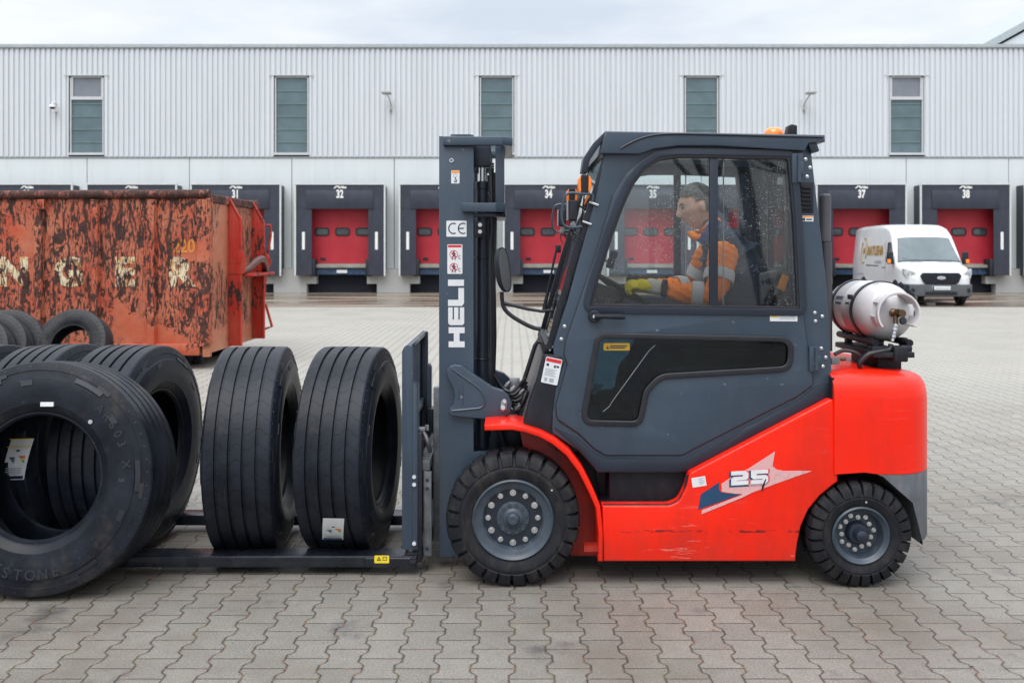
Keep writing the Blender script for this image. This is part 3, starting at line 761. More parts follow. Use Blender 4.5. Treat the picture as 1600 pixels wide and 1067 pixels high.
m_cont = rust_mat('weathered_orange_steel', (.43, .066, .028), (.46, .155, .085), None, 1.0, .016)
m_cont2 = rust_mat('weathered_orange_end', (.43, .135, .072), (.50, .22, .135), None, .8, .03)
m_cont3 = rust_mat('red_steel_end', (.42, .020, .012), (.46, .045, .026), None, .6, .045)
m_clet = rust_mat('worn_white_letters', (.7, .66, .55), (.7, .66, .55), (.66, .57, .38), 1.0, .016)
m_cnum = rust_mat('worn_yellow_numbers', (.7, .3, .03), (.7, .3, .03), (.56, .22, .03), 1.0, .006)
CY = 12.55
ct = thing('rolloff_container', 'big rusty orange open-top steel container with flaking paint and worn white letters', 'container', (0, 0, 0))
# local frame: origin at the near right bottom corner, x to the left is negative, y depth
x1 = 0.0; D = 2.35; Lc = 7.0; zb, zt = .22, 2.42
bm = B(); bx(bm, -Lc, -.02, .03, .08, zb+.1, zt-.1); bx(bm, -Lc, -.02, D-.08, D-.03, zb+.1, zt-.1); bx(bm, -Lc, -.02, .08, D-.08, zb+.06, zb+.12)
obj('side_wall', bm, m_cont, ct)
bm = B(); bx(bm, -.05, 0, .03, D-.03, zb, zt-.12)
obj('end_wall', bm, m_cont2, ct)
bm = B(); tube(bm, [(-Lc, .03, zt-.07), (-2.9, .03, zt-.055), (.0, .03, zt-.045)], .062, 12); tube(bm, [(-Lc, D-.03, zt-.06), (.0, D-.03, zt-.06)], .062, 12)
bx(bm, -.10, .03, .05, D-.05, zt-.16, zt-.04, .015, 1)
obj('top_rail', bm, rust_mat('rusty_rail', (.20, .05, .035), (.30, .09, .06), None, 1.0, -.03), ct)
bm = B(); bx(bm, -Lc, -.12, -.015, .10, zb-.03, zb+.13, .02, 2); bx(bm, -Lc, -.12, D-.1, D+.015, zb-.03, zb+.13, .02, 2)
obj('bottom_rail', bm, m_cont, ct)
for px in (-.07, -.78, -1.55, -2.32, -3.09, -3.86, -4.63, -5.40, -6.17):
    bm = B(); w_ = .055 if px < -.2 else .09
    prof = [(px-w_-.02, .035), (px-w_+.01, -.035), (px+w_-.01, -.035), (px+w_+.02, .035)]
    bt = fill2d([prof], (zt-zb-.22)/2); put(bt, Matrix.Translation((0, 0, (zt+zb-.02)/2)))
    obj('side_post', bt, m_cont, ct)
bm = B(); bx(bm, -.09, .012, 0, .09, zb-.05, zt-.10, .012, 2); obj('corner_post', bm, m_cont2, ct)
for y in (.80, 1.95):
    o_ = [(0, zb+.02), (.19, zb+.02), (.19, 1.25), (.25, 1.30), (.25, 1.50), (.19, 1.66), (.19, 2.06), (.02, 2.36), (0, 2.36)]
    bm = plateXZ([o_], y, y+.03, .003)
    bx(bm, .17, .20, y-.02, y+.04, zb+.02, 1.27, .004, 1); bx(bm, .17, .20, y-.02, y+.04, 1.66, 2.05, .004, 1)
    bx(bm, 0, .24, y-.012, y+.0, 1.28, 1.50)
    tube(bm, [(.19, y-.005, 2.06), (.02, y-.005, 2.36)], .018, 6)
    cyl(bm, (.15, y-.02, 1.47), (.15, y+.05, 1.47), .045)
    obj('hook_frame', bm, m_cont3, ct)
bm = B(); tube(bm, smooth([(.20, .82, 1.30), (.25, 1.0, 1.36), (.30, 1.2, 1.46), (.30, 1.5, 1.48), (.25, 1.8, 1.38), (.20, 1.96, 1.30)], 5), .052, 12)
obj('hook_bar', bm, mat('bare_steel_bar', (.14, .07, .06), .45, .4, .4, 9), ct)
bm = B()
o_ = [(.0, 1.20), (.20, 1.20), (.30, 1.45), (.24, 1.55), (.0, 1.55)]
bm = plateXZ([o_], 1.98, 2.02, .004); bx(bm, .02, .36, .84, 1.96, 1.24, 1.28, .006, 1)
obj('hook_bracket', bm, m_cont3, ct)
bm = B()
tube(bm, [(.03, 2.3, 2.02), (.20, 2.3, 2.02), (.20, 2.3, 1.85), (.14, 2.3, 1.5), (.10, 2.3, 1.0), (.10, 2.3, .9)], .022, 6)
tube(bm, [(.03, 2.3, .78), (.12, 2.3, .75), (.22, 2.3, .40), (.10, 2.3, .36)], .022, 6)
obj('ladder', bm, m_cont3, ct)
bm = B(); bx(bm, -Lc, -.3, .55, .70, .02, zb+.06, .01, 1); bx(bm, -Lc, -.3, D-.7, D-.55, .02, zb+.06, .01, 1)
for y in (.62, D-.62): cyl(bm, (-.5, y-.15, .11), (-.5, y+.15, .11), .11)
obj('runner', bm, m_dark, ct)
# letters, one between each pair of posts, and the tank number
for ch, xx in (('R', -.40), ('E', -1.16), ('G', -1.93), ('N', -2.68), ('I', -3.5)):
    bm = put(textbm(ch, .51, .028, .003, sx=1.05), Matrix.Translation((xx, .026, 1.30)) @ RX)
    obj('painted_letter', bm, m_clet, ct)
bm = put(textbm('1220', .25, .006, .002, sx=.82), Matrix.Translation((-.40, .027, 1.66)) @ RX); obj('painted_number', bm, m_cnum, ct)

bm = B(); bx(bm, -2.32-.02, -2.32+.10, -.055, -.03, 2.17, 2.30, .005, 1); cyl(bm, (-2.28, -.05, 2.23), (-2.28, -.075, 2.23), .03); obj('latch_plate', bm, m_cont, ct)
ct.location = (-4.10, CY, 0); ct.rotation_euler = (0, 0, R(-1.0))
# ---------------------------------------------------------------- forklift
YC = 4.97
fk = thing('forklift', 'red and slate grey forklift with closed cab, its forks loaded with truck tyres', 'forklift', (1.3, YC, 0))
def FK(name, it, m=None, parent=None, **k): return obj(name, it, m, parent or fk, **k)
# ---- wheels
def lug_tyre(cx, cz, Rr, rr, y0, wd, nl, sgn=1, m=None):
    bm = B(); w_ = wd
    pr = [(rr, .03), (rr+.006, .012), (rr+.018, .006), (rr+.045, .0), (Rr-.075, .0), (Rr-.066, .004), (Rr-.060, .001), (Rr-.030, .006), (Rr-.010, .016), (Rr, .036)]
    pr = pr+[(Rr, w_*.5)]+[(r, w_-h) for r, h in pr[::-1]]
    np_ = len(pr); angs = []
    p = 2*math.pi/nl
    for k in range(nl):
        for q, g in ((0, 1), (.15, 1), (.20, 0), (.58, 0), (.95, 0)): angs.append(((k+q)*p, g))
    rings = []
    for a, g in angs:
        ring = []
        for i, (r, h) in enumerate(pr):
            hh = h
            if g and r > Rr-.064:
                t = min(1, (r-(Rr-.064))/.03); r = r-.020*t; hh = h+(.012*t if h < w_/2 else -.012*t)
            if 0 < i < np_-1 and abs(h-w_*.5) < .01: a2 = a
            yy = y0+hh*sgn
            ring.append(bm.verts.new((cx+r*math.sin(a+ (.05 if abs(h-w_*.5) < .02 else 0)), yy, cz+r*math.cos(a+(.05 if abs(h-w_*.5) < .02 else 0)))))
        rings.append(ring)
    for i in range(len(rings)):
        a, b_ = rings[i], rings[(i+1) % len(rings)]
        for j in range(np_-1): bm.faces.new([a[j], a[j+1], b_[j+1], b_[j]])
    bmesh.ops.recalc_face_normals(bm, faces=bm.faces); return bm
def wheel(cx, cz, Rr, rr, y0, sgn, front):
    wd = .20 if front else .17; nl = 26
    c = Vector((cx, y0, cz)); A = (0, sgn, 0)
    it = []
    bm = B()
    if front:
        pr = [(rr+.004, .050), (rr+.004, .012), (rr-.004, .004), (rr-.010, .010), (rr-.016, .016), (rr-.030, .020), (rr-.044, .026), (rr-.050, .040), (rr-.054, .062), (.05, .062)]
        lathe(bm, pr, c, A, 64); it.append((bm, m_slate_rim))
        b2 = B(); lathe(b2, [(rr-.055, .0605), (.079, .0605)], c, A, 64); it.append((b2, m_slate2))
        b3 = B(); lathe(b3, [(.080, .061), (.078, .046), (.070, .042), (.050, .040), (.045, .034), (.034, .030), (.030, .018), (.022, .010), (.010, .008), (.004, .010), (0, .011)], c, A, 40)
        for k in range(12):
            a = k*math.pi/6+.26; p = c+Vector((math.sin(a)*.066, sgn*.043, math.cos(a)*.066)); bolt(b3, p, .0085, .009, (0, -sgn, 0), washer=False)
        it.append((b3, m_slate_rim))
        b4 = B()
        for k in range(12):
            a = k*math.pi/6; p = c+Vector((math.sin(a)*.119, sgn*.061, math.cos(a)*.119)); r = .0125 if k % 2 == 0 else .0105
            cyl(b4, p, p+Vector((0, -sgn*.004, 0)), r*1.25, n=16); cyl(b4, p, p+Vector((0, -sgn*.014, 0)), r, r*.92, n=6); cyl(b4, p, p+Vector((0, -sgn*.020, 0)), r*.55, n=10)
        it.append((b4, m_chr))
    else:
        pr = [(rr+.004, .05), (rr+.004, .010), (rr-.003, .003), (rr-.009, .008), (rr-.014, .016), (rr-.022, .022), (rr-.028, .050), (rr-.030, .075), (.03, .075)]
        lathe(bm, pr, c, A, 64); it.append((bm, m_slate_rim))
        b3 = B(); lathe(b3, [(.055, .074), (.052, .045), (.046, .038), (.030, .036), (.0295, .006), (.026, -.004), (.015, -.010), (0, -.012)], c, A, 40); it.append((b3, m_slate2))
        b4 = B()
        for k in range(14):
            a = k*2*math.pi/14+.1; rd = .083 if k % 2 else .072; p = c+Vector((math.sin(a)*rd, sgn*.074, math.cos(a)*rd)); r = .009
            cyl(b4, p, p+Vector((0, -sgn*.004, 0)), r*1.25, n=14); cyl(b4, p, p+Vector((0, -sgn*.013, 0)), r, r*.92, n=6); cyl(b4, p, p+Vector((0, -sgn*.018, 0)), r*.55, n=8)
        it.append((b4, m_chr))
    w_ = FK('wheel', it)
    ty = lug_tyre(cx, cz, Rr, rr, y0, wd, nl, sgn)
    b5 = B(); a = 0.9 if front else .12; q = Vector((cx+math.sin(a)*(Rr-.085), y0+sgn*.0005, cz+math.cos(a)*(Rr-.085))); cyl(b5, q, q+Vector((0, -sgn*.0015, 0)), .006, n=4)
    FK('tyre', [(ty, m_tyre_lug), (b5, m_greyp)], None, w_)
pf = P(801.5, 813, 4.40); pr_ = P(1344.5, 842, 4.40)
for s_, y0 in ((1, 4.385), (-1, 2*YC-4.385)):
    wheel(pf.x, .3195, .3195, .190, y0, s_, True)
    wheel(pr_.x, .248, .248, .134, y0-.005*s_, s_, False)
bm = B(); cyl(bm, (pf.x, 4.5, .30), (pf.x, 5.44, .30), .07); bx(bm, pf.x-.1, pf.x+.12, 4.62, 5.32, .16, .42, .02); bx(bm, pr_.x-.08, pr_.x+.08, 4.55, 5.39, .18, .32, .02); FK('axle', bm, m_dark)
# ---- red body side panel (both sides), chassis
side = [(941, 790), (943, 877), (1243, 877), (1246, 850), (1252, 822), (1263, 797), (1281, 775), (1299, 760), (1309.5, 752), (1308, 700), (1303, 621, 6), (1078, 739, 8), (1073, 760, 25), (1062, 783, 20), (1046, 790, 20)]
for mir in (0, 1):
    bm = plate(side, 4.415, 4.50, bev=.010, res=3)
    if mir: mirY(bm, YC)
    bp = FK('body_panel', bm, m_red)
    if not mir: body = bp
bm = B(); bx(bm, P(835, 0, 4.6).x, P(950, 0, 4.6).x, 4.68, 5.26, .14, .60, .01); bx(bm, P(948, 0, 4.6).x, P(1300, 0, 4.6).x, 4.52, 5.42, .125, .62, .02); bx(bm, P(1240, 0, 4.6).x, P(1432, 0, 4.6).x, 4.72, 5.22, .22, .80, .02)
FK('chassis', bm, m_dark)  # boxes made wide and low to block light under the truck
# recessed step
bm = plate([(930, 736), (1078, 736), (1074, 789), (1062, 789.5), (942, 789.5)], 4.66, 4.70, bev=.003); zt_ = XZ(0, 789.5, 4.42)[1]
x0, x1_ = P(941, 0, 4.42).x, P(1062, 0, 4.42).x
bx(bm, x0, x1_+.03, 4.425, 4.68, zt_-.03, zt_-.006, .004, 1)
for k in range(5): bx(bm, x0+.03+k*.07, x0+.075+k*.07, 4.45, 4.64, zt_-.008, zt_-.001, .002, 1)
tube(bm, [(*XZ(1074, 742, 4.43)[:1], 4.43, XZ(1074, 742, 4.43)[1]), (XZ(1069, 768, 4.43)[0], 4.43, XZ(1069, 768, 4.43)[1]), (XZ(1060, 782, 4.43)[0], 4.43, XZ(1060, 782, 4.43)[1]), (XZ(1046, 788.5, 4.43)[0], 4.43, XZ(1046, 788.5, 4.43)[1]), (XZ(942, 788.5, 4.43)[0], 4.43, XZ(942, 788.5, 4.43)[1])], .006, 8)
FK('step', bm, m_black)
# mudguard over each front wheel, inner panel
fpts = [(757, 664), (775, 662.5), (800, 662.5), (822, 667), (846, 674.5), (868, 686), (890, 704), (910, 730), (926, 762), (938, 790), (942, 830), (942, 877)]
for mir in (0, 1):
    up = fpts; lo = [(x-3, y+9) if i > 4 else (x, y+8) for i, (x, y) in enumerate(fpts)]
    dnn = [(934.5, 877), (935, 832), (931, 794), (919, 767), (903, 736), (884, 711), (863, 694), (843, 683), (820, 675.5), (800, 672), (775, 672.5), (757, 673)]
    bm = plate(up+dnn, 4.405, 4.68, bev=.006, res=2)
    if mir: mirY(bm, YC)
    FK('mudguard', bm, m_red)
    bm = plate([(812, 672), (865, 690), (905, 735), (936, 795), (940, 868), (893, 868), (885, 850), (830, 760)], 4.62, 4.66, bev=.002)
    bx(bm, P(912, 0, 4.45).x, P(940, 0, 4.45).x, 4.43, 4.50, .16, .185)
    if mir: mirY(bm, YC)
    FK('wheel_well', bm, m_redin)
# ---- counterweight: plan outline with round rear corners, wheel-arch underside
def cw(top_px, bot_px, YN, lohi, rad_plan=.24, crown=.06, m=None):
    xl = P(1304, 0, YN).x; xr = P(1449, 0, YN+.12).x+.030
    yn, yf = YN, 2*YC-YN
    # plan curve from near left, along the near face, round the rear, back on the far side
    plan = [(xl, yn)]; n = 10
    for k in range(1, 5): plan.append((xl+(xr-rad_plan-xl)*k/4, yn))
    for k in range(1, n+1): a = math.pi/2*k/n; plan.append((xr-rad_plan+rad_plan*math.sin(a), yn+rad_plan-rad_plan*math.cos(a)))
    for k in range(1, n+1): a = math.pi/2*k/n; plan.append((xr-rad_plan+rad_plan*math.cos(a), yf-rad_plan+rad_plan*math.sin(a)))
    for k in range(1, 5): plan.append((xr-rad_plan-(xr-rad_plan-xl)*k/4, yf))
    return plan, xl, xr
plan, xl, xr = cw(None, None, 4.405, None)
arch_c = pr_.x+.005; arch_z = .265; arch_r = .280
def zbot(x, y):
    d = arch_r**2-(x-arch_c)**2
    return max(.535, arch_z+math.sqrt(d) if d > 0 else .535) if True else .535
ztop = 1.012
bm = B(); cxm, cym = (xl+xr)/2, YC
prof = [(0.0, 0), (0.0, .5), (0.0, .74), (.004, .82), (.012, .88), (.026, .93), (.046, .965), (.075, .988), (.12, 1.0), (.2, 1.006)]   # inset, fraction of height
rings = []
for ins, fr in prof:
    ring = []
    for (x, y) in plan:
        dx = -1 if x > xr-.24 else 0
        fx = (x-(xr-.24))/.24 if x > xr-.24 else 0; fy = (y-cym)/(cym-4.405)
        nx, ny = max(0, fx), fy if abs(fy) > .6 else 0
        l_ = math.hypot(nx, ny) or 1
        zb_ = zbot(x, y); zt2 = ztop-.03*max(0, (x-xl-.2))
        ring.append(bm.verts.new((x-nx/l_*ins-( .0), y-ny/l_*ins, zb_+(zt2-zb_)*fr)))
    rings.append(ring)
for a, b_ in zip(rings, rings[1:]):
    for k in range(len(plan)-1): bm.faces.new([a[k], a[k+1], b_[k+1], b_[k]])
top = [v for v in rings[-1]]; bm.faces.new(top); bm.faces.new(rings[0][::-1])
for r0_, r1_ in zip(rings, rings[1:]): bm.faces.new([r0_[0], r1_[0], r1_[-1], r0_[-1]])
bmesh.ops.recalc_face_normals(bm, faces=bm.faces)
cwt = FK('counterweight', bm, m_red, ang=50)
# grey lower rear corner of the counterweight
bm = B(); rings = []
for z in (.20, .215, .40, .525, .533):
    ring = []
    for (x, y) in plan:
        d = arch_r**2-(z-arch_z)**2; xa_ = arch_c+math.sqrt(max(d, 0)) if z > arch_z else arch_c+arch_r
        if z < .23: xa_ += .012
        ins = .006 if z < .21 or z > .53 else 0
        ring.append(bm.verts.new((max(x-ins, xa_), y, z)))
    rings.append(ring)
for a, b_ in zip(rings, rings[1:]):
    for k in range(len(plan)-1): bm.faces.new([a[k], a[k+1], b_[k+1], b_[k]])
for r0_, r1_ in zip(rings, rings[1:]): bm.faces.new([r0_[0], r1_[0], r1_[-1], r0_[-1]])
bm.faces.new(rings[0][::-1]); bm.faces.new(rings[-1]); bmesh.ops.remove_doubles(bm, verts=bm.verts, dist=1e-5); bmesh.ops.recalc_face_normals(bm, faces=bm.faces)
FK('rear_bumper', bm, mat('worn_grey_bumper', (.10, .11, .125), .5, .1, .3, 7, dirt=((.20, .19, .19), .6), spots=((.20, .09, .04), .70, 9)), ang=50)
bm = B(); x_ = P(1306.5, 0, 4.41).x
bx(bm, x_-.012, x_-.001, 4.43, 5.51, .5, .99); FK('seam_gasket', bm, m_rub)

# ---- cab: side frames, roof, doors
frame_o = [(946, 224), (1262, 226), (1268, 240), (1275, 300), (1290, 430), (1296, 510), (1300, 590), (1303, 621), (1160, 694), (1075, 738), (934, 738), (903, 703), (862, 676), (858, 640), (866, 560), (864, 540), (875, 505), (886, 472), (906, 399), (929, 315), (939, 270)]
door_o = [(906, 470), (884, 536, 10), (882, 555, 10), (887, 570, 10), (869, 634, 20), (871, 655, 10), (904, 677, 15), (928, 700, 15), (946, 711, 8), (1066, 711, 8), (1086, 700, 30), (1246, 619, 30), (1271, 601, 8), (1269, 578), (1261, 536), (1252, 470), (1241, 285), (1237, 240, 6), (1120, 235, 60), (1060, 235, 20), (1027, 240, 20), (1000, 254, 20), (978, 275, 20), (958, 306, 30), (931, 399, 60)]
frame_h = offpoly([q[:2] for q in door_o], -13)
win_h = [(926, 475, 5), (935, 440), (958, 368, 60), (975, 322, 40), (990, 290, 20), (1008, 266, 20), (1032, 250, 15), (1062, 246, 15), (1231, 249, 5), (1239, 340), (1246, 479, 4)]
low_h = [(938, 528, 13), (1234, 534, 16), (1231, 573, 14), (1030, 585, 38), (1007, 610, 20), (997, 659, 12), (915, 657, 12)]
YF, YD = 4.475, 4.462
for mir in (0, 1):
    bm = plate(frame_o, YF, YF+.055, [frame_h], bev=.006, res=2)
    if mir: mirY(bm, YC)
    cf = FK('cab_frame', bm, m_slate)
    b0 = plate(door_o, YD, YD+.035, [offpoly([q[:2] for q in win_h], 2), low_h], bev=.004, res=2)
    if mir: mirY(b0, YC)
    dr = FK('cab_door', b0, m_slate)
    b1 = plate(offpoly(win_h, 15), YD-.008, YD+.004, [offpoly([q[:2] for q in win_h], 4)], bev=.003, res=2)
    b2 = plate(offpoly([q[:2] for q in win_h], 4.5), YD-.004, YD+.03, [win_h], bev=.002)
    b3 = plate(offpoly(low_h, 8), YD-.011, YD+.004, [offpoly(low_h, -1)], bev=.0055, res=3)
    b4 = plate(rectpx(1109, 244, 1122, 480), YD+.003, YD+.03, bev=.002); b5 = plate(rectpx(1130, 244, 1131.5, 480), YD+.016, YD+.028, bev=0)
    its = [(b1, m_slate2), (b2, m_rub), (b3, m_rub), (b4, m_slate2), (b5, m_greyp)]
    for b_, _ in its:
        if mir: mirY(b_, YC)
    FK('window_seal', its, None, dr)
    b1 = plate(win_h, YD+.012, YD+.016, bev=0)
    b2 = plate(low_h, YD+.010, YD+.015, bev=0)
    for b_ in (b1, b2):
        if mir: mirY(b_, YC)
    FK('door_glass', b1, m_glass if not mir else m_glass2, dr); FK('lower_glass', b2, m_glassd, dr)
    # black gasket line round the door
    pts = [Vector((*XZ(x, y, YD)[:1], YD+.012, XZ(x, y, YD)[1])) for x, y in rpoly([q[:2] for q in door_o], 12)]
    bm = tube(B(), pts, .0055, 6, True)
    if mir: mirY(bm, YC)
    FK('door_gasket', bm, m_rub, cf)
    if not mir: door = dr; cabf = cf
# sill below the door, the shade there put into its dark paint
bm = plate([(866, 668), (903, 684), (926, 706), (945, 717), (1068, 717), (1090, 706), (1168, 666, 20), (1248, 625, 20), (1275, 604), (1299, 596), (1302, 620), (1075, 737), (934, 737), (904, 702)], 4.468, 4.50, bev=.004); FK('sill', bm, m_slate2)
# roof
roof = [(946, 205), (1289, 211), (1289.5, 222), (1264, 224), (1258, 236), (1120, 228), (1060, 228), (1022, 233), (1000, 241), (937, 240)]
bm = plate(roof, 4.44, 4.56, bev=.006, res=2)
bm = cat(bm, mirY(plate(roof, 4.44, 4.56, bev=.006, res=2), YC), plate([(946, 206), (985, 206.5), (975, 224), (950, 238), (938, 240)], 4.56, 5.38, bev=.003), plate([(1240, 211), (1289, 212), (1289, 222), (1262, 224), (1245, 224)], 4.56, 5.38, bev=.003))
for k in range(6): y = 4.56+.117*(k+1); bx(bm, P(975, 0, 4.5).x, P(1250, 0, 4.5).x, y-.012, y+.012, P(0, 222, 4.5).z, P(0, 213, 4.5).z, .003, 1)
FK('roof', bm, m_slate)
bm = B(); bx(bm, P(975, 0, 4.5).x, P(1250, 0, 4.5).x, 4.56, 5.38, P(0, 211, 4.5).z, P(0, 209.5, 4.5).z); FK('roof_glass', bm, m_glass2, bpy.data.objects['roof'])  # glazed roof opening, out of sight, made to let daylight into the cab
bm = tube(B(), smooth([Vector((XZ(x, y, 4.44)[0], 4.438, XZ(x, y, 4.44)[1])) for x, y in ((970, 232), (982, 225), (1000, 217), (1022, 211.5), (1050, 209.5), (1100, 210), (1200, 212.5), (1285, 214.5))], 5), .0055, 8)
FK('rain_gutter', bm, m_slate2, bpy.data.objects['roof'])
bm = plate([(1262, 222), (1276, 222), (1281, 237, 3), (1268, 239)], 4.45, 2*YC-4.45, bev=.003); FK('rear_gutter', bm, m_slate2)
bm = plate([(945, 206), (950, 212), (938, 226), (922, 250), (917, 271), (909, 268), (912, 247), (927, 224)], 4.46, 4.60, bev=.003); FK('front_visor', bm, m_slate2)
# windscreen
bm = plate([(944, 243), (948, 243), (862, 548), (858, 548)], 4.50, 2*YC-4.50, bev=0); ws = FK('windscreen', bm, m_glass2)
bm = B()
for mir in (0, 1):
    b1 = plate([(942, 246), (951, 246), (933, 306), (904, 399), (882, 472), (862, 545), (852, 548), (873, 472), (893, 399), (924, 306)], 4.478, 4.508, bev=.003)
    if mir: mirY(b1, YC)
    bm = cat(bm, b1)
b1 = plate([(851, 538), (860, 538), (857, 552), (848, 550)], 4.50, 5.44, bev=.002); bm = cat(bm, b1)
FK('windscreen_frame', bm, m_black, ws)
bm = B()
def W(px, py, Y): p = P(px, py, Y); return p
tube(bm, [W(870.5, 387, 4.62), W(866, 405, 4.62), W(861, 430, 4.62), W(852, 475, 4.62), W(850, 487, 4.62)], [.004, .006, .005, .010, .012], 8)
bx(bm, *sorted((W(868, 0, 4.62).x, W(876, 0, 4.62).x)), 4.60, 4.64, W(0, 395, 4.62).z, W(0, 383, 4.62).z, .003)
cyl(bm, W(850, 486, 4.60), W(864, 485, 4.60), .009, n=10)
FK('wiper', bm, m_black)
bm = B()
for a, b_ in (((921, 316), (935, 321)), ((910, 346), (924, 351))): cyl(bm, W(*a, 4.47), W(*b_, 4.47), .007, n=12)
FK('hinge_stud', bm, m_chr)
# front cowl with warning sticker, front lower face, far pillar foot
bm = plate([(850, 553, 5), (877, 556, 8), (882, 566, 4), (868, 610), (864, 645), (863, 682), (816, 669), (828, 626), (840, 592)], 4.47, 4.60, bev=.008, res=2); 
b2 = mirY(plate([(850, 553), (879, 556), (880, 566), (863, 682), (816, 669)], 4.47, 4.60, bev=.006), YC)
cowl = FK('front_cowl', cat(bm, b2), m_black)
bm = plate([(848, 556), (856, 556), (822, 668), (814, 666)], 4.60, 5.34, bev=.004); FK('front_panel', bm, mat('cowl_front', (.20, .21, .22), .45, .2, .4, 20, dirt=((.05, .05, .05), .6)))
bm = tube(B(), [W(846, 535, 4.72), W(840, 534, 4.72), W(836, 540, 4.72), W(815, 606, 4.72)], .011, 8); FK('front_tube', bm, m_black)
def sticker(parent, x0, y0, x1, y1, Y, extra=(), rot=0, m=None, rad=1.5, name='warning_sticker'):
    """paper sticker on a surface facing -Y; extra: list of (bmesh, material)"""
    c = W((x0+x1)/2, (y0+y1)/2, Y); o_ = rpoly(rectpx(x0, y0, x1, y1), rad)
    M = Matrix.Translation(c) @ Matrix.Rotation(R(rot), 4, 'Y') @ Matrix.Translation(-c)
    bm = put(plate(o_, Y-.0012, Y, bev=0), M)
    return obj(name, [(bm, m or m_white)]+[(put(b_, M), mm) for b_, mm in extra], None, parent)
def rb(x0, y0, x1, y1, Y): return plate(rectpx(x0, y0, x1, y1), Y-.0020, Y-.0011, bev=0)
Yc = 4.468
lines = B()
for k in range(5): lines = cat(lines, rb(852, 577+k*2.4, 870-(k % 2)*4, 578+k*2.4, Yc))
lines = cat(lines, rb(853, 591, 858, 597, Yc)); lines = cat(lines, rb(861, 591, 868, 597, Yc))
ic = cat(rb(864, 570, 867, 574, Yc), rb(868, 570, 872, 573, Yc)); ic = cat(ic, rb(852, 569, 856, 573, Yc))
sticker(cowl, 849, 559, 875, 600, Yc, [(rb(850, 560.5, 874, 566, Yc), m_redp), (lines, m_greyp), (ic, m_ink)], rot=12, rad=2)
# door furniture
bm = B(); Yh = YD
cyl(bm, W(929, 494.5, Yh), W(929, 494.5, Yh-.035), .030, n=24, bev=.006); tube(bm, [W(929, 494.5, Yh-.034), W(945, 494.5, Yh-.040), W(968, 494.8, Yh-.036), W(976, 495, Yh-.030)], [.014, .012, .014, .012], 10)
b2 = B(); cyl(b2, W(929, 494.5, Yh-.035), W(929, 494.5, Yh-.042), .009, n=12)
FK('door_handle', [(bm, m_black), (b2, m_chr)], None, door)
for (x0, y0, x1, y1) in ((1238, 240, 1255, 286), (1265, 541, 1281, 580)):
    bm = plate(rectpx(x0, y0, x1, y1), YD-.014, YD-.002, bev=.002); tube(bm, [W(x0+11, y0+2, YD-.02), W(x0+11, y1-2, YD-.02)], .009, 10); bx(bm, W(x0+9, 0, YD).x, W(x0+15, 0, YD).x, YD-.028, YD-.012, W(0, y1-12, YD).z, W(0, y0+14, YD).z, .002)
    FK('door_hinge', bm, m_slate, door)
bm = B()
for x, y in ((1258.5, 249), (1265.5, 262), (1261, 276), (1273, 488.5), (1284.5, 494), (1274, 501.5), (1283, 544), (1290, 558), (1285.5, 572), (882, 509.5), (877, 529.5)):
    p = W(x, y, YF); cyl(bm, p, p+Vector((0, -.003, 0)), .009, n=16); lathe(bm, [(.0075, 0), (.0065, .004), (.003, .006), (0, .0065)], p+Vector((0, -.002, 0)), (0, -1, 0), 12)
FK('frame_bolt', bm, m_chr, cabf)
bm = plate(rectpx(1249, 285, 1271, 333), YF-.003, YF+.002, bev=.001); b2 = B()
for k in range(6): b2 = cat(b2, plate([(1252, 291+k*6.4), (1267, 292+k*6.4), (1267.6, 295.6+k*6.4), (1252.6, 294.6+k*6.4)], YF-.012, YF-.001, bev=.0012))
FK('vent_grille', [(bm, m_black), (b2, m_dark)], None, cabf)
sticker(cabf, 1252.5, 337.5, 1271, 346, YF, [(rb(1253, 338, 1270.5, 340, YF), m_orp), (rb(1260, 342, 1269, 344, YF), m_ink), (rb(1254, 341, 1258, 345, YF), m_ink)], rot=1, rad=.5)
ex = [(txt_at('WILLIBALD', W(1231, 489.8, YD-.0012), .023, .0007, depth=.0004), m_bluep), (cat(rb(1206, 487.5, 1209, 494, YD), rb(1210.5, 487.5, 1213, 494, YD)), m_bluep), (rb(1204.5, 494, 1214.5, 496, YD), m_yel)]
l2 = B()
for k in range(2): l2 = cat(l2, rb(1218, 495.5+k*2.6, 1243, 496.5+k*2.6, YD))
ex.append((l2, m_greyp))
sticker(door, 1203, 486.5, 1246, 502, YD, ex, rot=.5, rad=.5)
# yellow notice inside lower glass, pale paper corner, crack
Yg = YD+.020
e = B()
for k in range(2): e = cat(e, rb(953, 539.5+k*3, 980-k*3, 541.3+k*3, YD+.0085))
e = cat(e, plate([(947, 545), (952, 545), (949.5, 540)], YD+.0062, YD+.0074, bev=0))
m_amb = mat('notice_amber', (.42, .24, .008), .5, 0, .08)
sticker(door, 943, 536, 984, 547.5, YD+.0085, [(e, m_ink)], m=m_amb, rad=2)
FK('paper_scrap', plate([(927, 600), (944, 600), (943, 603), (937, 609), (933, 614), (925, 617)], YD+.018, YD+.019, bev=0), m_white, door)
FK('crack', tube(B(), [W(942, 643, YD+.0095), W(952, 635, YD+.0095), W(956, 628, YD+.0095), W(1014, 548, YD+.0095), W(1024, 539, YD+.0095)], .0011, 4), m_greyp, door)
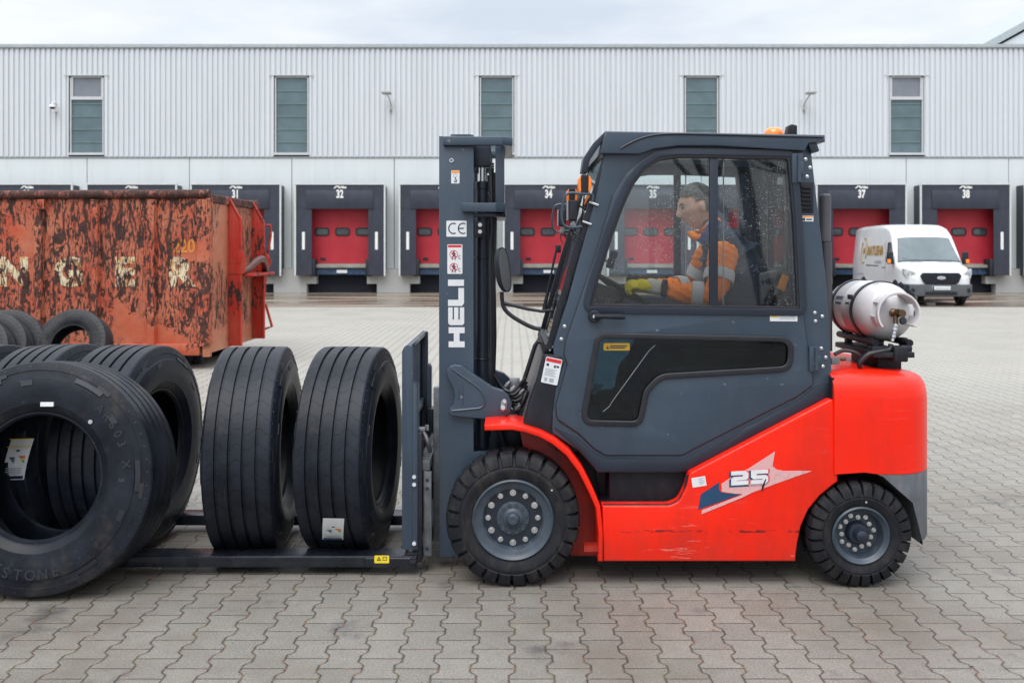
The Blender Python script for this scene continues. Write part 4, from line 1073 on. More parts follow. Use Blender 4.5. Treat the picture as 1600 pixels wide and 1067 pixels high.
# ---- rear wall of the cab, floor, interior
bm = B(); xr0 = P(1262, 0, 4.5).x
bx(bm, xr0-.02, xr0+.02, 4.50, 5.44, .62, P(0, 478, 4.5).z, .005, 1)
for y in (4.52, 4.80, 5.14, 5.42): bx(bm, xr0-.02, xr0+.015, y-.015 if y in (4.8, 5.14) else y-.025, y+.015 if y in (4.8, 5.14) else y+.025, 1.2, 2.12, .004, 1)
FK('rear_frame', bm, m_slate2)
bm = B(); bx(bm, xr0-.003, xr0+.003, 4.53, 5.41, P(0, 478, 4.5).z, 2.12); FK('rear_window', bm, m_glass2)
bm = B(); bx(bm, P(868, 0, 4.5).x, xr0, 4.52, 5.42, .62, .70); FK('cab_floor', bm, m_dark); bm = B(); bx(bm, P(1040, 0, 4.5).x, xr0-.02, 4.58, 5.36, .70, 1.02, .05, 3); bx(bm, P(1075, 0, 4.5).x, P(1215, 0, 4.5).x, 4.66, 5.28, 1.0, 1.10, .02, 2)
FK('engine_cover', bm, mat('cover_grey', (.045, .05, .058), .5, 0, .15, 4))
bm = plate([(893, 460), (925, 438, 8), (962, 452, 8), (970, 470, 5), (925, 500), (895, 560), (868, 580)], 4.60, 5.34, bev=.01, res=2); FK('dashboard', bm, m_black)
bm = B(); c = W(972, 452, 4.93); ax = Vector((.50, 0, .866)); d, u, v = frame(ax)
tube(bm, [c+(u*math.cos(2*math.pi*k/40)+v*math.sin(2*math.pi*k/40))*.155 for k in range(40)], .013, 10, True)
for k in (0, 2.1, 4.2): tube(bm, [c-ax*.03, c+(u*math.cos(k)+v*math.sin(k))*.155], .011, 8)
cyl(bm, c-ax*.06, c+ax*.0, .035); tube(bm, [c-ax*.03, c-ax*.30+Vector((-.05, 0, 0))], .03, 10)
FK('steering_wheel', bm, m_black)
# seat
bm = plate([(1192, 425, 8), (1222, 419, 8), (1247, 430, 12), (1238, 520), (1190, 520, 20)], 4.76, 5.18, bev=.03, res=3)
bx(bm, W(1080, 0, 4.9).x, W(1200, 0, 4.9).x, 4.74, 5.20, 1.09, 1.17, .03, 3)
b2 = plate([(1187, 428, 5), (1217, 420.5, 5), (1213, 436), (1200, 462), (1190, 480)], 4.735, 4.77, bev=.008, res=2)
seat = FK('seat', [(bm, m_black), (b2, m_seatg)])
FK('seat_lettering', put(textbm('HELI', .036, .0012, .001, sx=1.2), Matrix.Translation(W(1203, 440, 4.733)) @ Matrix.Rotation(R(-6), 4, 'Y') @ RX), m_ink, seat)
bm = tube(B(), smooth([W(1196, 482, 4.70), W(1214, 455, 4.70), W(1236, 432, 4.70), W(1246, 428, 4.72)], 5), .028, 12)
bm = cat(bm, tube(B(), smooth([W(1216, 482, 4.66), W(1230, 458, 4.66), W(1240, 432, 4.66)], 5), .022, 12)); FK('seat_bolster', bm, m_black, seat)
bm = put(plate(rectpx(1219, 430, 1230, 454), 4.63, 4.65, bev=.003, res=2), Matrix.Identity(4)); c = W(1224.5, 442, 4.64)
put(bm, Matrix.Translation(c) @ Matrix.Rotation(R(20), 4, 'Y') @ Matrix.Translation(-c)); FK('belt_buckle', bm, m_orp, seat)
bm = B(); bx(bm, W(950, 0, 5.2).x, W(962, 0, 5.2).x, 5.19, 5.21, W(0, 420, 5.2).z, W(0, 392, 5.2).z, .003, 2, Matrix.Rotation(R(18), 4, 'Y'))
tube(bm, [W(946, 408, 5.22), W(955, 406, 5.2)], .006, 6); FK('phone_holder', bm, m_black)
# ---- roof fittings
bm = B(); p = W(1209, 208, YC); lathe(bm, [(.052, -.05), (.052, 0.0), (.046, .018), (.028, .032), (0, .036)], (p.x, p.y, p.z-.005), (0, 0, 1), 28); FK('beacon', bm, m_amber.copy() if False else m_amber)
bm = plate([(1229, 214), (1232, 197, 3), (1237, 194, 3), (1246, 196, 2), (1246, 214)], 4.86, 4.92, bev=.006, res=2); FK('roof_camera', bm, m_black)
# ---- lamps at the windscreen, near and far
for mir in (0, 1):
    Yl = 4.50
    b1 = plate([(903, 283, 5), (906, 274, 5), (923, 274, 4), (925, 290, 6), (922, 302, 4), (904, 301, 4)], Yl-.045, Yl+.045, bev=.004, res=2)
    parts = []
    amb = B(); blk = B()
    a1 = plate([(903.5, 280, 6), (908.5, 274, 1), (908.5, 302, 1), (904, 299, 4)], Yl-.045, Yl+.045, bev=.004, res=2); a2 = plate([(919, 274, 1), (923.5, 277, 5), (924.5, 290, 5), (921.5, 302, 3), (919, 301, 1)], Yl-.045, Yl+.045, bev=.004, res=2)
    b1.free(); k1 = plate([(908, 273.5, 1), (919.5, 273.5, 1), (919, 303, 3), (909, 303, 3)], Yl-.048, Yl+.048, bev=.003, res=2); k1 = cat(k1, tube(B(), [W(913, 302, Yl), W(911, 325, Yl), W(908, 350, Yl)], .004, 6))
    its = [(cat(a1, a2), m_amber), (k1, m_black)]
    if mir: [mirY(b_, YC) for b_, _ in its]
    FK('indicator_lamp', its)
    l1 = plate([(888, 313, 1), (903, 313, 3), (902, 344, 3), (888, 345, 1)], Yl-.045, Yl+.045, bev=.005, res=2); lens = plate([(886.6, 314), (888.4, 314), (888.4, 344), (886.6, 344)], Yl-.040, Yl+.040, bev=.001)
    br = cat(plate([(890, 355), (894, 345, 2), (898, 345, 2), (901, 354), (898, 358), (891, 358)], Yl-.03, Yl+.03, bev=.002), tube(B(), [W(893, 350, Yl-.03), W(893, 350, Yl-.036)], .007, 8))
    its = [(l1, m_black), (lens, m_greyp), (br, m_steel)]
    if mir: [mirY(b_, YC) for b_, _ in its]
    FK('headlamp', its)
    g = tube(B(), smooth([W(926, 314, Yl-.05), W(926, 305, Yl-.05), W(918, 303.5, Yl-.055), W(905, 303, Yl-.06), W(893, 301.5, Yl-.06), W(884, 305, Yl-.06), W(880, 315, Yl-.06), W(877.5, 335, Yl-.06), W(879.5, 349, Yl-.06), W(887, 355, Yl-.06), W(898, 355.5, Yl-.05), W(909, 354.5, Yl-.03)], 4), .0062, 8)
    if mir: mirY(g, YC)
    FK('lamp_guard', g, m_slate)
    cb = tube(B(), smooth([W(899, 352, Yl), W(902, 366, Yl-.02), W(912, 375, Yl-.02), W(920, 370, Yl-.01), W(914, 360, Yl)], 4), .003, 6); cb = cat(cb, tube(B(), smooth([W(893, 358, Yl), W(893, 370, Yl-.02), W(900, 378, Yl-.02), W(913, 374, Yl)], 4), .003, 6))
    if mir: mirY(cb, YC)
    FK('lamp_cable', cb, m_rub)
# ---- mirror
Ym = 4.46
ms_ = B(); n = 20
bm = tube(B(), smooth([W(784, 456, Ym), W(784.5, 468, Ym), W(788, 482, Ym), W(800, 494, Ym), W(820, 506, Ym), W(835, 512.5, Ym), W(845, 514, Ym)], 5), .010, 8)
bm = cat(bm, tube(B(), [W(787, 474, Ym), W(800, 477, Ym), W(825, 483, Ym), W(850, 487, Ym)], [.009, .008, .008, .007], 8))
# oval shell, mirror side turned to the driver (+x), seen nearly edge-on
c = W(785, 422, Ym); sh = B(); gl = B()
tilt = Matrix.Translation(c) @ Matrix.Rotation(R(-8), 4, 'Y') @ Matrix.Rotation(R(-22), 4, 'Z')
prof = [(0, -.030), (.35, -.028), (.75, -.018), (.96, -.004), (1.0, .006), (1.0, .014), (.94, .014)]
def oval(bm, prof, ry, rz, pw=2.6, n=40):
    rings = []
    for s, h in prof:
        if s == 0: rings.append([bm.verts.new((h, 0, 0))]); continue
        rg = []
        for k in range(n):
            a = 2*math.pi*k/n; cs, sn = math.cos(a), math.sin(a); rr_ = (abs(cs)**pw+abs(sn)**pw)**(-1/pw)
            rg.append(bm.verts.new((h, cs*rr_*ry*s, sn*rr_*rz*s)))
        rings.append(rg)
    for a, b_ in zip(rings, rings[1:]):
        for k in range(n):
            k2 = (k+1) % n
            if len(a) == 1: bm.faces.new([a[0], b_[k2], b_[k]])
            elif len(b_) == 1: bm.faces.new([a[k], a[k2], b_[0]])
            else: bm.faces.new([a[k], a[k2], b_[k2], b_[k]])
    bmesh.ops.recalc_face_normals(bm, faces=bm.faces); return bm
put(oval(sh, prof, .068, .108), tilt); put(oval(gl, [(.95, .013), (.5, .0135), (0, .014)], .068, .108), tilt)
mg = NB('mirror_face'); mg.bsdf((.75, .78, .8), .3, 1)
FK('rear_mirror', [(bm, m_black), (sh, m_black), (gl, mg.m)])
def strokes_(wd, hg, n, seed):
    rr_ = random.Random(seed); b_ = B(); x = -wd/2
    while x < wd/2:
        q = rr_.uniform(.5, 1.0)*wd/n*.62; h_ = hg*rr_.uniform(.55, 1.0); bx(b_, x, x+q, -h_/2, h_/2, 0, .0012); x += q+wd/n*.38
    return b_
# ---- mast: two side channels, tie beams, lift cylinders
YM = 4.655
bm = plate([(686, 213), (740, 213), (740, 706), (775, 706), (792, 725), (792, 800), (740, 868), (686, 870)], YM, YM+.035, bev=.003)
b1 = plate(rectpx(687, 214, 696, 868), YM+.03, YM+.12, bev=.002); b2 = plate(rectpx(731, 214, 740, 706), YM+.03, YM+.12, bev=.002)
near = cat(bm, b1, b2)
b3 = plate(rectpx(704, 210, 736, 860), YM+.045, YM+.06, bev=.002); near = cat(near, b3)
far = B(); far_src = plate([(686, 213), (740, 213), (740, 706), (775, 706), (792, 725), (792, 800), (740, 868), (686, 870)], YM, YM+.035, bev=.003)
far_src = cat(far_src, plate(rectpx(687, 214, 696, 868), YM+.03, YM+.12, bev=.002), plate(rectpx(731, 214, 740, 706), YM+.03, YM+.12, bev=.002), plate(rectpx(704, 210, 736, 860), YM+.045, YM+.06, bev=.002))
mast = FK('mast', near, m_slate)
FK('mast', mirY(far_src, YC), m_slate)
def ubeam(x0, x1, y0, y1, Yn, t=.04, lead=None):
    """U-shaped tie: near leg, cross piece at the rear, far leg"""
    z1, z0 = W(0, y0, Yn).z, W(0, y1, Yn).z; X0, X1 = W(x0, 0, Yn).x, W(x1, 0, Yn).x; Yf = 2*YC-Yn
    pl = [(X0, Yn), (X1-.05, Yn), (X1, Yn+.045), (X1, Yf-.045), (X1-.05, Yf), (X0, Yf), (X0, Yf-t), (X1-.07, Yf-t), (X1-.05, Yf-t-.03), (X1-.05, Yn+t+.03), (X1-.07, Yn+t), (X0, Yn+t)]
    b_ = fill2d([pl], (z1-z0)/2, .003); return put(b_, Matrix.Translation((0, 0, (z0+z1)/2)))
bm = ubeam(692, 801, 213.5, 227, 4.63); bm = cat(bm, plate(rectpx(712, 211, 740, 214), 4.67, 5.27, bev=0))
FK('top_tie_beam', bm, m_slate)
bm = plate(rectpx(774, 227, 787, 318), 4.72, 4.78, bev=.003); FK('mast_post', cat(bm, mirY(plate(rectpx(774, 227, 787, 318), 4.72, 4.78, bev=.003), YC)), m_slate)
bm = ubeam(722, 790, 317, 331, 4.615); FK('tie_beam', bm, m_slate)
bm = ubeam(735, 790, 333, 339, 4.66); FK('tie_beam', bm, m_slate2)
for mir in (0, 1):
    Yk = 4.80; X = W(753.5, 0, Yk).x; bm = B()
    cyl(bm, (X, Yk, W(0, 700, Yk).z), (X, Yk, W(0, 292, Yk).z), .034, n=24, bev=.004); cyl(bm, (X, Yk, W(0, 296, Yk).z), (X, Yk, W(0, 284, Yk).z), .037, n=24, bev=.003)
    bx(bm, X-.05, X+.045, Yk-.06, Yk+.06, W(0, 262, Yk).z, W(0, 226, Yk).z, .01); cyl(bm, (X, Yk, W(0, 261, Yk).z), (X, Yk, W(0, 254, Yk).z), .05, n=24)
    b2 = B(); cyl(b2, (X, Yk, W(0, 292, Yk).z), (X, Yk, W(0, 256, Yk).z), .018, n=20)
    b3 = B(); 
    for zz in (403, 560): lathe(b3, [(.040, -.004), (.042, 0), (.040, .004)], (X, Yk, W(0, zz, Yk).z), (0, 0, 1), 20)
    its = [(bm, m_slate2), (b2, m_chr), (b3, m_rub)]
    if mir: [mirY(b_, YC) for b_, _ in its]
    FK('lift_cylinder', its)
bm = B()
for i, (xx, yy, r) in enumerate(((766, 4.72, .008), (769, 4.78, .008), (772, 4.84, .010), (764, 4.9, .009), (771, 5.05, .011))):
    tube(bm, smooth([W(xx, 262+i*4, yy), W(xx+1.5, 330, yy), W(xx-.5, 420, yy), W(xx+1, 520, yy), W(xx, 600, yy), W(xx+5+i*3, 640, yy), W(xx+18+i*5, 655+i*3, yy)], 5), r, 8)
tube(bm, smooth([W(762, 300, 4.7), W(766, 310, 4.7), W(767, 330, 4.7)], 4), .005, 6)
FK('hydraulic_hose', bm, m_rub)
bm = B()
for k in range(34): bx(bm, W(770, 0, 4.76).x-.006+.003*(k % 2), W(772, 0, 4.76).x, 4.755, 4.775, W(0, 255+k*4, 4.76).z-.010, W(0, 255+k*4, 4.76).z)
FK('lift_chain', bm, m_dark)
bm = B(); bx(bm, W(741, 0, 4.66).x, W(758, 0, 4.66).x, 4.655, 4.74, W(0, 371, 4.66).z, W(0, 345, 4.66).z, .004)
b2 = B()
for yy in (351.5, 362): cyl(b2, W(750, yy, 4.655), W(750, yy, 4.64), .011, n=6)
FK('cylinder_clamp', [(bm, m_dark), (b2, m_chr)])
# lettering and stickers on the near channel
Ys = YM
def rbs(x0, y0, x1, y1): return plate(rectpx(x0, y0, x1, y1), Ys-.0016, Ys-.0004, bev=0)
def cutC(cx, cy, w_, h_, t, gap, Yy, rot=0):
    """thin open ring (C) drawn as a tube-free flat band"""
    n = 24; a0, a1 = gap, 360-gap; out, inn = [], []
    for k in range(n+1):
        a = R(a0+(a1-a0)*k/n); out.append((cx+math.cos(a)*w_, cy-math.sin(a)*h_)); inn.append((cx+math.cos(a)*(w_-t), cy-math.sin(a)*(h_-t)))
    return plate(out+inn[::-1], Yy-.0022, Yy-.001, bev=0)
ce = cat(cutC(708.5, 357, 8.2, 8.8, 1.7, 62, Ys), cutC(723.5, 357, 8.2, 8.8, 1.7, 62, Ys), plate(rectpx(716.5, 356.1, 724.5, 357.9), Ys-.0022, Ys-.001, bev=0))
sticker(mast, 697.5, 345, 729, 370, Ys, [(ce, m_ink)], name='marking_sticker')
tri = []
ex = [(rb(700, 383, 721, 386.6, Ys), m_redp)]
rg = B(); ik = B()
for cy in (397.5, 417.5):
    n = 28; o_ = [(709+6.6*math.cos(2*math.pi*k/n), cy+6.6*math.sin(2*math.pi*k/n)) for k in range(n)]; i_ = [(709+5.7*math.cos(2*math.pi*k/n), cy+5.7*math.sin(2*math.pi*k/n)) for k in range(n)]
    rg = cat(rg, plate(o_, Ys-.0022, Ys-.001, [i_], bev=0), plate([(704.2, cy-4), (705, cy-4.8), (713.8, cy+4), (713, cy+4.8)], Ys-.0026, Ys-.0015, bev=0))
    ik = cat(ik, rb(707.6, cy-3, 710.6, cy+3.5, Ys), rb(706, cy+3, 707.3, cy+8.6, Ys), rb(710.6, cy+3, 711.8, cy+8.6, Ys), rb(707.9, cy-5, 710.2, cy-3.4, Ys), rb(705.5, cy-1, 713, cy+.2, Ys)); ik = cat(ik, cutC(718.5, cy+4.5, 2.2, 2.8, .7, 60, Ys))
ex += [(rg, m_redp), (ik, m_ink)]
sticker(mast, 699, 382, 722.5, 428, Ys, ex)
hk = tube(B(), smooth([W(711.5, 277, Ys-.002), W(711.5, 280, Ys-.002), W(713.5, 282, Ys-.002), W(711.5, 284.5, Ys-.002), W(709.5, 282.5, Ys-.002)], 4), .0022, 6)
cr = tube(B(), [W(711.5+3*math.cos(k*.524), 274.5+2.6*math.sin(k*.524), Ys-.0015) for k in range(12)], .0012, 5, True)
sticker(mast, 705, 266.5, 718, 287, Ys, [(rb(705.6, 267, 717.4, 270.6, Ys), m_orp), (hk, m_ink), (cr, m_greyp)])
bm = B(); lathe(bm, [(.011, 0), (.011, .004), (.0055, .004), (.0055, 0)], W(705.5, 251, Ys), (0, -1, 0), 20); FK('ring_bolt', bm, m_chr, mast)
let = B()
for r_ in ((700, 437, 725, 446.6), (700, 468, 725, 478), (716.2, 450, 725, 478),
           (700.3, 479.8, 703.0+6.2, 508), (716.5, 479.8, 725.3, 508), (700.3, 499.3, 725.3, 508), (709.4, 481, 716, 486) if False else (709.9, 480.8, 715.6, 508),
           (701, 511.4, 726, 520.6), (701, 533.4, 726, 542.6), (709.5, 520, 717.5, 534)):
    pass
def box_l(x0, y0, x1, y1): return rbs(x0, y0, x1, y1)
let = cat(box_l(700, 437, 725, 446.8),
          box_l(700, 468.5, 716.2, 478), plate([(716.2, 478), (716.2, 450), (725, 450), (725, 474), (722, 478)], Ys-.0016, Ys-.0004, bev=0),
          box_l(700.3, 480.2, 707.2, 499.5), box_l(709.4, 480.2, 716.2, 499.5), box_l(718.4, 480.2, 725.3, 499.5), plate([(700.3, 499.5), (725.3, 499.5), (725.3, 505), (722.5, 508), (703, 508), (700.3, 505)], Ys-.0016, Ys-.0004, bev=0),
          box_l(701, 511.3, 726, 520.6), box_l(701, 533.4, 726, 542.6), box_l(709, 520.6, 718, 533.4))
FK('mast_lettering', let, m_white, mast)
# tilt bracket bolted over the mast
o_ = [(697, 579.5, 4), (702.6, 572.3, 4), (710, 569.5, 4), (721, 571, 4), (768.7, 604.7, 6), (785.6, 610.3, 6), (795, 618.8, 6), (800.2, 630, 8), (798.3, 644, 8), (786, 653.5, 8), (774, 656, 6), (752, 654.8), (726.5, 652.5), (705, 650, 4), (700.7, 644, 4), (702.6, 638.4, 3), (708, 633, 6), (710, 618.7, 8), (708, 607.5, 8), (699, 590, 6)]
bm = plate(o_, 4.615, 4.66, bev=.007, res=3)
b2 = tube(B(), smooth([W(706, 576, 4.614), W(724, 589, 4.614), W(745, 604, 4.614), W(754, 614, 4.614), W(757, 626, 4.614), W(753, 636, 4.614), W(735, 639, 4.614), W(706, 641.5, 4.614)], 5), .0055, 6)
bm = cat(bm, b2, put(strokes_(.095, .010, 10, 7), Matrix.Translation(W(723, 618, 4.614)) @ Matrix.Rotation(R(-90), 4, 'Y') @ RX), put(strokes_(.045, .010, 5, 8), Matrix.Translation(W(717, 616, 4.614)) @ Matrix.Rotation(R(-90), 4, 'Y') @ RX))
b3 = plate([(781, 640, 5), (783, 627, 5), (788, 622, 5), (793, 626, 5), (792, 640, 5), (786, 645, 5)], 4.606, 4.616, bev=.002); b4 = B(); cyl(b4, W(786, 636.5, 4.606), W(786, 636.5, 4.594), .013, n=16, bev=.002); cyl(b4, W(788.5, 627.5, 4.606), W(788.5, 627.5, 4.598), .008, n=6)
FK('tilt_bracket', [(bm, m_slate), (b3, m_steel), (b4, m_chr)])
far = mirY(plate(o_, 4.615, 4.66, bev=.005), YC); FK('tilt_bracket', far, m_slate)
# clutter between mast and cowl: tilt cylinders, hoses, brackets
bm = B()
for y in (4.78, 5.16): cyl(bm, W(775, 640, y), W(822, 655, y), .030, n=16); cyl(bm, W(800, 646, y), W(880, 672, y), .042, n=18)
bx(bm, W(788, 0, 4.8).x, W(815, 0, 4.8).x, 4.75, 5.2, W(0, 705, 4.8).z, W(0, 668, 4.8).z, .01)
FK('tilt_cylinder', bm, m_dark)
bm = B(); random.seed(3)
for i in range(7):
    y = 4.70+i*.07; tube(bm, smooth([W(772+i*2, 585+i*4, y), W(786+i, 606+i*3, y), W(800+i*1.5, 612+i*5, y-.02), W(812+i, 600+i*7, y), W(822+i, 590+i*6, y)], 5), .009+.002*(i % 2), 8)
for i in range(4):
    y = 4.74+i*.1; tube(bm, smooth([W(806+i*3, 648, y), W(816+i*2, 628, y-.02), W(824+i*2, 612, y), W(830, 640+i*6, y)], 5), .010, 8)
FK('hose_bundle', bm, m_rub)
bm = B()
for (x, y, Y_) in ((798, 611, 4.70), (806, 640, 4.72), (812, 616, 4.76), (801, 656, 4.70), (790, 604, 4.74)): cyl(bm, W(x, y, Y_), W(x+7, y-8, Y_), .010, n=6); cyl(bm, W(x+2, y-2, Y_), W(x+4, y-5, Y_), .013, n=6)
bx(bm, W(796, 0, 4.78).x, W(812, 0, 4.78).x, 4.76, 4.79, W(0, 612, 4.78).z, W(0, 590, 4.78).z, .003); bx(bm, W(784, 0, 4.75).x, W(800, 0, 4.75).x, 4.73, 4.76, W(0, 664, 4.75).z, W(0, 654, 4.75).z, .003)
FK('hose_fitting', bm, m_steel)
bm = B()
for y in (4.72, 4.95): bx(bm, W(767, 0, y).x, W(778, 0, y).x, y, y+.02, W(0, 720, y).z, W(0, 655, y).z, .003); tube(bm, [W(780, 668, y), W(786, 690, y), W(793, 706, y)], .012, 8)
FK('lower_bracket', bm, m_dark)
# ---- carriage, load backrest, forks
Yb = 4.55; Yb2 = 2*YC-Yb
for mir in (0, 1):
    bm = plate([(628, 858), (628, 549), (631.5, 542, 3), (636, 539, 2), (645, 541), (645, 858)], Yb, Yb+.012, bev=.002); bm = cat(bm, plate([(645, 599), (649, 599), (652.5, 605), (652.5, 858), (645, 858)], Yb+.001, Yb+.075, bev=.002), plate(rectpx(628, 549, 631, 858), Yb+.010, Yb+.075, bev=.002))
    b2 = B()
    for yy in (745, 757, 849): cyl(b2, W(647, yy, Yb), W(647, yy, Yb-.010), .0105, n=6)
    its = [(bm, m_slate), (b2, m_chr)]
    if mir: [mirY(b_, YC) for b_, _ in its]
    FK('backrest_upright', its)
bm = plate([(628.5, 549), (632, 542), (637, 539), (642, 540), (641, 547), (633, 552)], Yb+.013, Yb2-.013, bev=.002); x0, x1_ = W(629, 0, Yb).x, W(633, 0, Yb).x; z0, z1 = W(0, 830, Yb).z, W(0, 548, Yb).z
for k in range(6): y = 4.68+k*.115; bx(bm, x0+.004, x1_+.004, y-.004, y+.004, z0, z1)
bx(bm, x0, x1_+.02, Yb+.02, Yb2-.02, z0+.50, z0+.53)
FK('load_backrest', bm, m_slate)
xc0, xc1 = W(655, 0, 4.6).x, W(672, 0, 4.6).x
bm = B(); bx(bm, xc0, xc1, 4.60, 5.34, W(0, 735, 4.6).z, W(0, 719, 4.6).z, .004)
for k in range(14): bx(bm, xc0+.004, xc1-.012, 4.63+k*.05, 4.655+k*.05, W(0, 719, 4.6).z-.002, W(0, 716.5, 4.6).z, .001, 1)
for mir in (0, 1):
    b1 = plate([(662, 735), (674, 737), (674.5, 868), (662, 869), (659.5, 840), (662, 825)], 4.60, 4.625, bev=.002); b2 = B()
    b1 = cat(b1, plate(rectpx(659, 731, 664, 800), 4.63, 4.70, bev=.002))
    for yy in (750, 763, 857): cyl(b2, W(667.5, yy, 4.60), W(667.5, yy, 4.597), .008, n=14)
    if mir: mirY(b1, YC); mirY(b2, YC)
    bm = cat(bm, b1)
    if not mir: hol = b2
    else: b2.free()
bx(bm, xc0, xc1, 4.62, 5.32, W(0, 860, 4.6).z, W(0, 835, 4.6).z, .004); bx(bm, xc0+.06, xc1+.10, 4.72, 4.76, .12, .9, .004); bx(bm, xc0+.06, xc1+.10, 5.18, 5.22, .12, .9, .004)
FK('fork_carriage', [(bm, m_galv), (hol, m_dark)])
bm = B(); tube(bm, smooth([W(654, 671, 4.62), W(662, 676, 4.62), W(668, 690, 4.62), W(672, 705, 4.66)], 4), .012, 8); bx(bm, W(653, 0, 4.6).x, W(664, 0, 4.6).x, 4.6, 4.63, W(0, 674, 4.6).z, W(0, 668, 4.6).z, .002); cyl(bm, W(667, 672, 4.62), W(667, 664, 4.62), .011, n=6)
FK('fork_latch', bm, m_steel)
for mir in (0, 1):
    xt = -2.02; xh = W(651, 0, 4.56).x; z0, z1 = .042, .098
    pl = [(xt, 4.60), (xt+.06, 4.555), (xh, 4.555), (xh, 4.685), (xt+.06, 4.685), (xt, 4.64)]
    bm = put(fill2d([pl], (z1-z0)/2, .006, 2), Matrix.Translation((0, 0, (z0+z1)/2)))
    bx(bm, xh-.02, xh+.025, 4.57, 4.67, .06, .70, .006)                                         # shank behind the backrest
    bx(bm, W(571, 0, 4.55).x, xh-.003, 4.549, 4.558, z0+.004, z1-.008, .002, 1)
    bx(bm, xt+.05, xh, 4.550, 4.556, z1-.016, z1-.010)
    b2 = B(); cyl(b2, W(645.5, 875, 4.553), W(645.5, 875, 4.535), .018, n=20, bev=.002); lathe(b2, [(.014, .019), (.010, .019), (.009, .015), (0, .015)], W(645.5, 875, 4.553), (0, -1, 0), 18)
    b3 = B(); bx(b3, xh-.06, xh+.005, 4.565, 4.675, z1-.004, z1+.012, .003)
    its = [(bm, m_fork), (b2, m_dark), (b3, m_fork)]
    if mir: [mirY(b_, YC) for b_, _ in its]
    fo = FK('fork', its)
    if not mir:
        e = cat(plate([(588.5, 875.5), (595.5, 875.5), (592, 869)], 4.5472, 4.5482, [[(590.6, 874.3), (593.4, 874.3), (592, 871.5)]], bev=0), plate(rectpx(598, 869.5, 604.5, 875.2), 4.5472, 4.5482, [rectpx(599, 870.5, 603.5, 874.2)], bev=0))
        sticker(fo, 585, 867.5, 608, 879.5, 4.549, [(e, m_ink)], m=m_yel)
# ---- side marking of the red panel
Yr = 4.415
def flat(pts, lay=1): return plate(pts, Yr-.0008-.0008*lay, Yr-.0002-.0008*(lay-1), bev=0)
dots = NB('dotted_decal'); cc = dots.coord(scale=(1, 1, 1)); vo = dots.n('ShaderNodeTexVoronoi'); vo.inputs['Scale'].default_value = 210; vo.inputs['Randomness'].default_value = 0; dots.l(cc, vo.inputs[0])
sc_ = dots.ramp(dots.noise(cc, 16, 5, .65), .56, .66)
dc = dots.mix(dots.ramp(vo.outputs['Distance'], .40, .46), (.62, .58, .60), (.72, .10, .08)); dc = dots.mix(dots.math('MULTIPLY', sc_, .6), dc, (.30, .24, .25)); dots.bsdf(dc, .42)
arrow = [(1127, 756), (1142, 746), (1171, 731), (1211, 705), (1207, 728), (1213, 733), (1225, 735.5), (1250, 735), (1268, 736), (1240, 745.5), (1208, 757), (1168, 772), (1155, 772), (1128, 768)]
b1 = flat(arrow); b1 = cat(b1, flat([(1097, 797), (1164, 771), (1176, 769), (1160, 777), (1096, 803)], 2))
b2 = flat([(1091, 796), (1095, 772), (1124, 753), (1123.5, 763), (1126, 768), (1135, 770.5), (1159, 771.5), (1125, 784)], 2)
def seg2(ox, oy, which, gx=1.0):
    w_, h_, t = 28.0, 23.0, 7.4
    if which == '2': p = [(0, 0), (24, 0), (28, 4), (28, 12), (24, 15.2), (9, 15.2), (9, 16.2), (28, 16.2), (28, 23), (0, 23), (0, 12.5), (4, 9.2), (19, 9.2), (19, 6.5), (0, 6.5)]
    else: p = [(0, 0), (28, 0), (28, 6.5), (9, 6.5), (9, 9), (24, 9), (28, 12), (28, 19), (24, 23), (0, 23), (0, 16.4), (19, 16.4), (19, 15), (4, 15), (0, 11.5)]
    return [(ox+x*gx-y*0-( (y-11)*-.0), oy+y*.95-x*.055) for x, y in p]
blue = B(); wht = B(); redl = B()
for k, ch in ((1142.5, '2'), (1173.5, '5')):
    yy = 736.5 if ch == '2' else 734.5
    blue = cat(blue, flat([(x-1.9, y+1.6) for x, y in offpoly(seg2(k, yy, ch), 1.1)], 3)); redl = cat(redl, flat(seg2(k+.8, yy-.5, ch), 4)); wht = cat(wht, flat(seg2(k, yy, ch, .96), 5))
sc2 = flat([(1190.5, 760), (1196, 748), (1197.5, 748.5), (1193, 762), (1191, 769)], 6)
b6 = put(plate(rectpx(1081, 745, 1103, 760), Yr-.0014, Yr-.0004, bev=0), Matrix.Identity(4)); c = W(1092, 752, Yr); Mq = Matrix.Translation(c) @ Matrix.Rotation(R(-9), 4, 'Y') @ Matrix.Translation(-c); put(b6, Mq)
b7 = B()
for k in range(4): b7 = cat(b7, plate(rectpx(1092, 747.5+k*2.6, 1101-(k % 2)*2, 748.4+k*2.6), Yr-.002, Yr-.0012, bev=0))
put(b7, Mq)
FK('side_decal', [(b1, dots.m), (b2, m_bluep), (blue, m_bluep), (redl, m_redp), (wht, m_white), (sc2, m_dark), (b6, m_white), (b7, m_greyp)], None, body)
# ---- exhaust stack behind the cab
bm = B(); Yx = 4.72; X = W(1289, 0, Yx).x
cyl(bm, W(1289, 380, Yx), W(1289.5, 303, Yx), .029, n=24, bev=.010); b2 = B(); cyl(b2, W(1291, 548, Yx), W(1290, 378, Yx), .030, n=28)
FK('exhaust_stack', [(bm, mat('stack_grey', (.085, .085, .10), .55, .1, .1)), (b2, None)] if False else bm, mat('stack_grey', (.085, .085, .10), .55, .1, .1))
pf_ = NB('perforated_guard'); cc = pf_.coord(); vo = pf_.n('ShaderNodeTexVoronoi'); vo.inputs['Scale'].default_value = 95; vo.inputs['Randomness'].default_value = .05; pf_.l(cc, vo.inputs[0])
pf_.bsdf(pf_.mix(pf_.ramp(vo.outputs['Distance'], .30, .36), (.003, .003, .004), (.07, .072, .085)), .45, .3)
FK('exhaust_guard', b2, pf_.m)
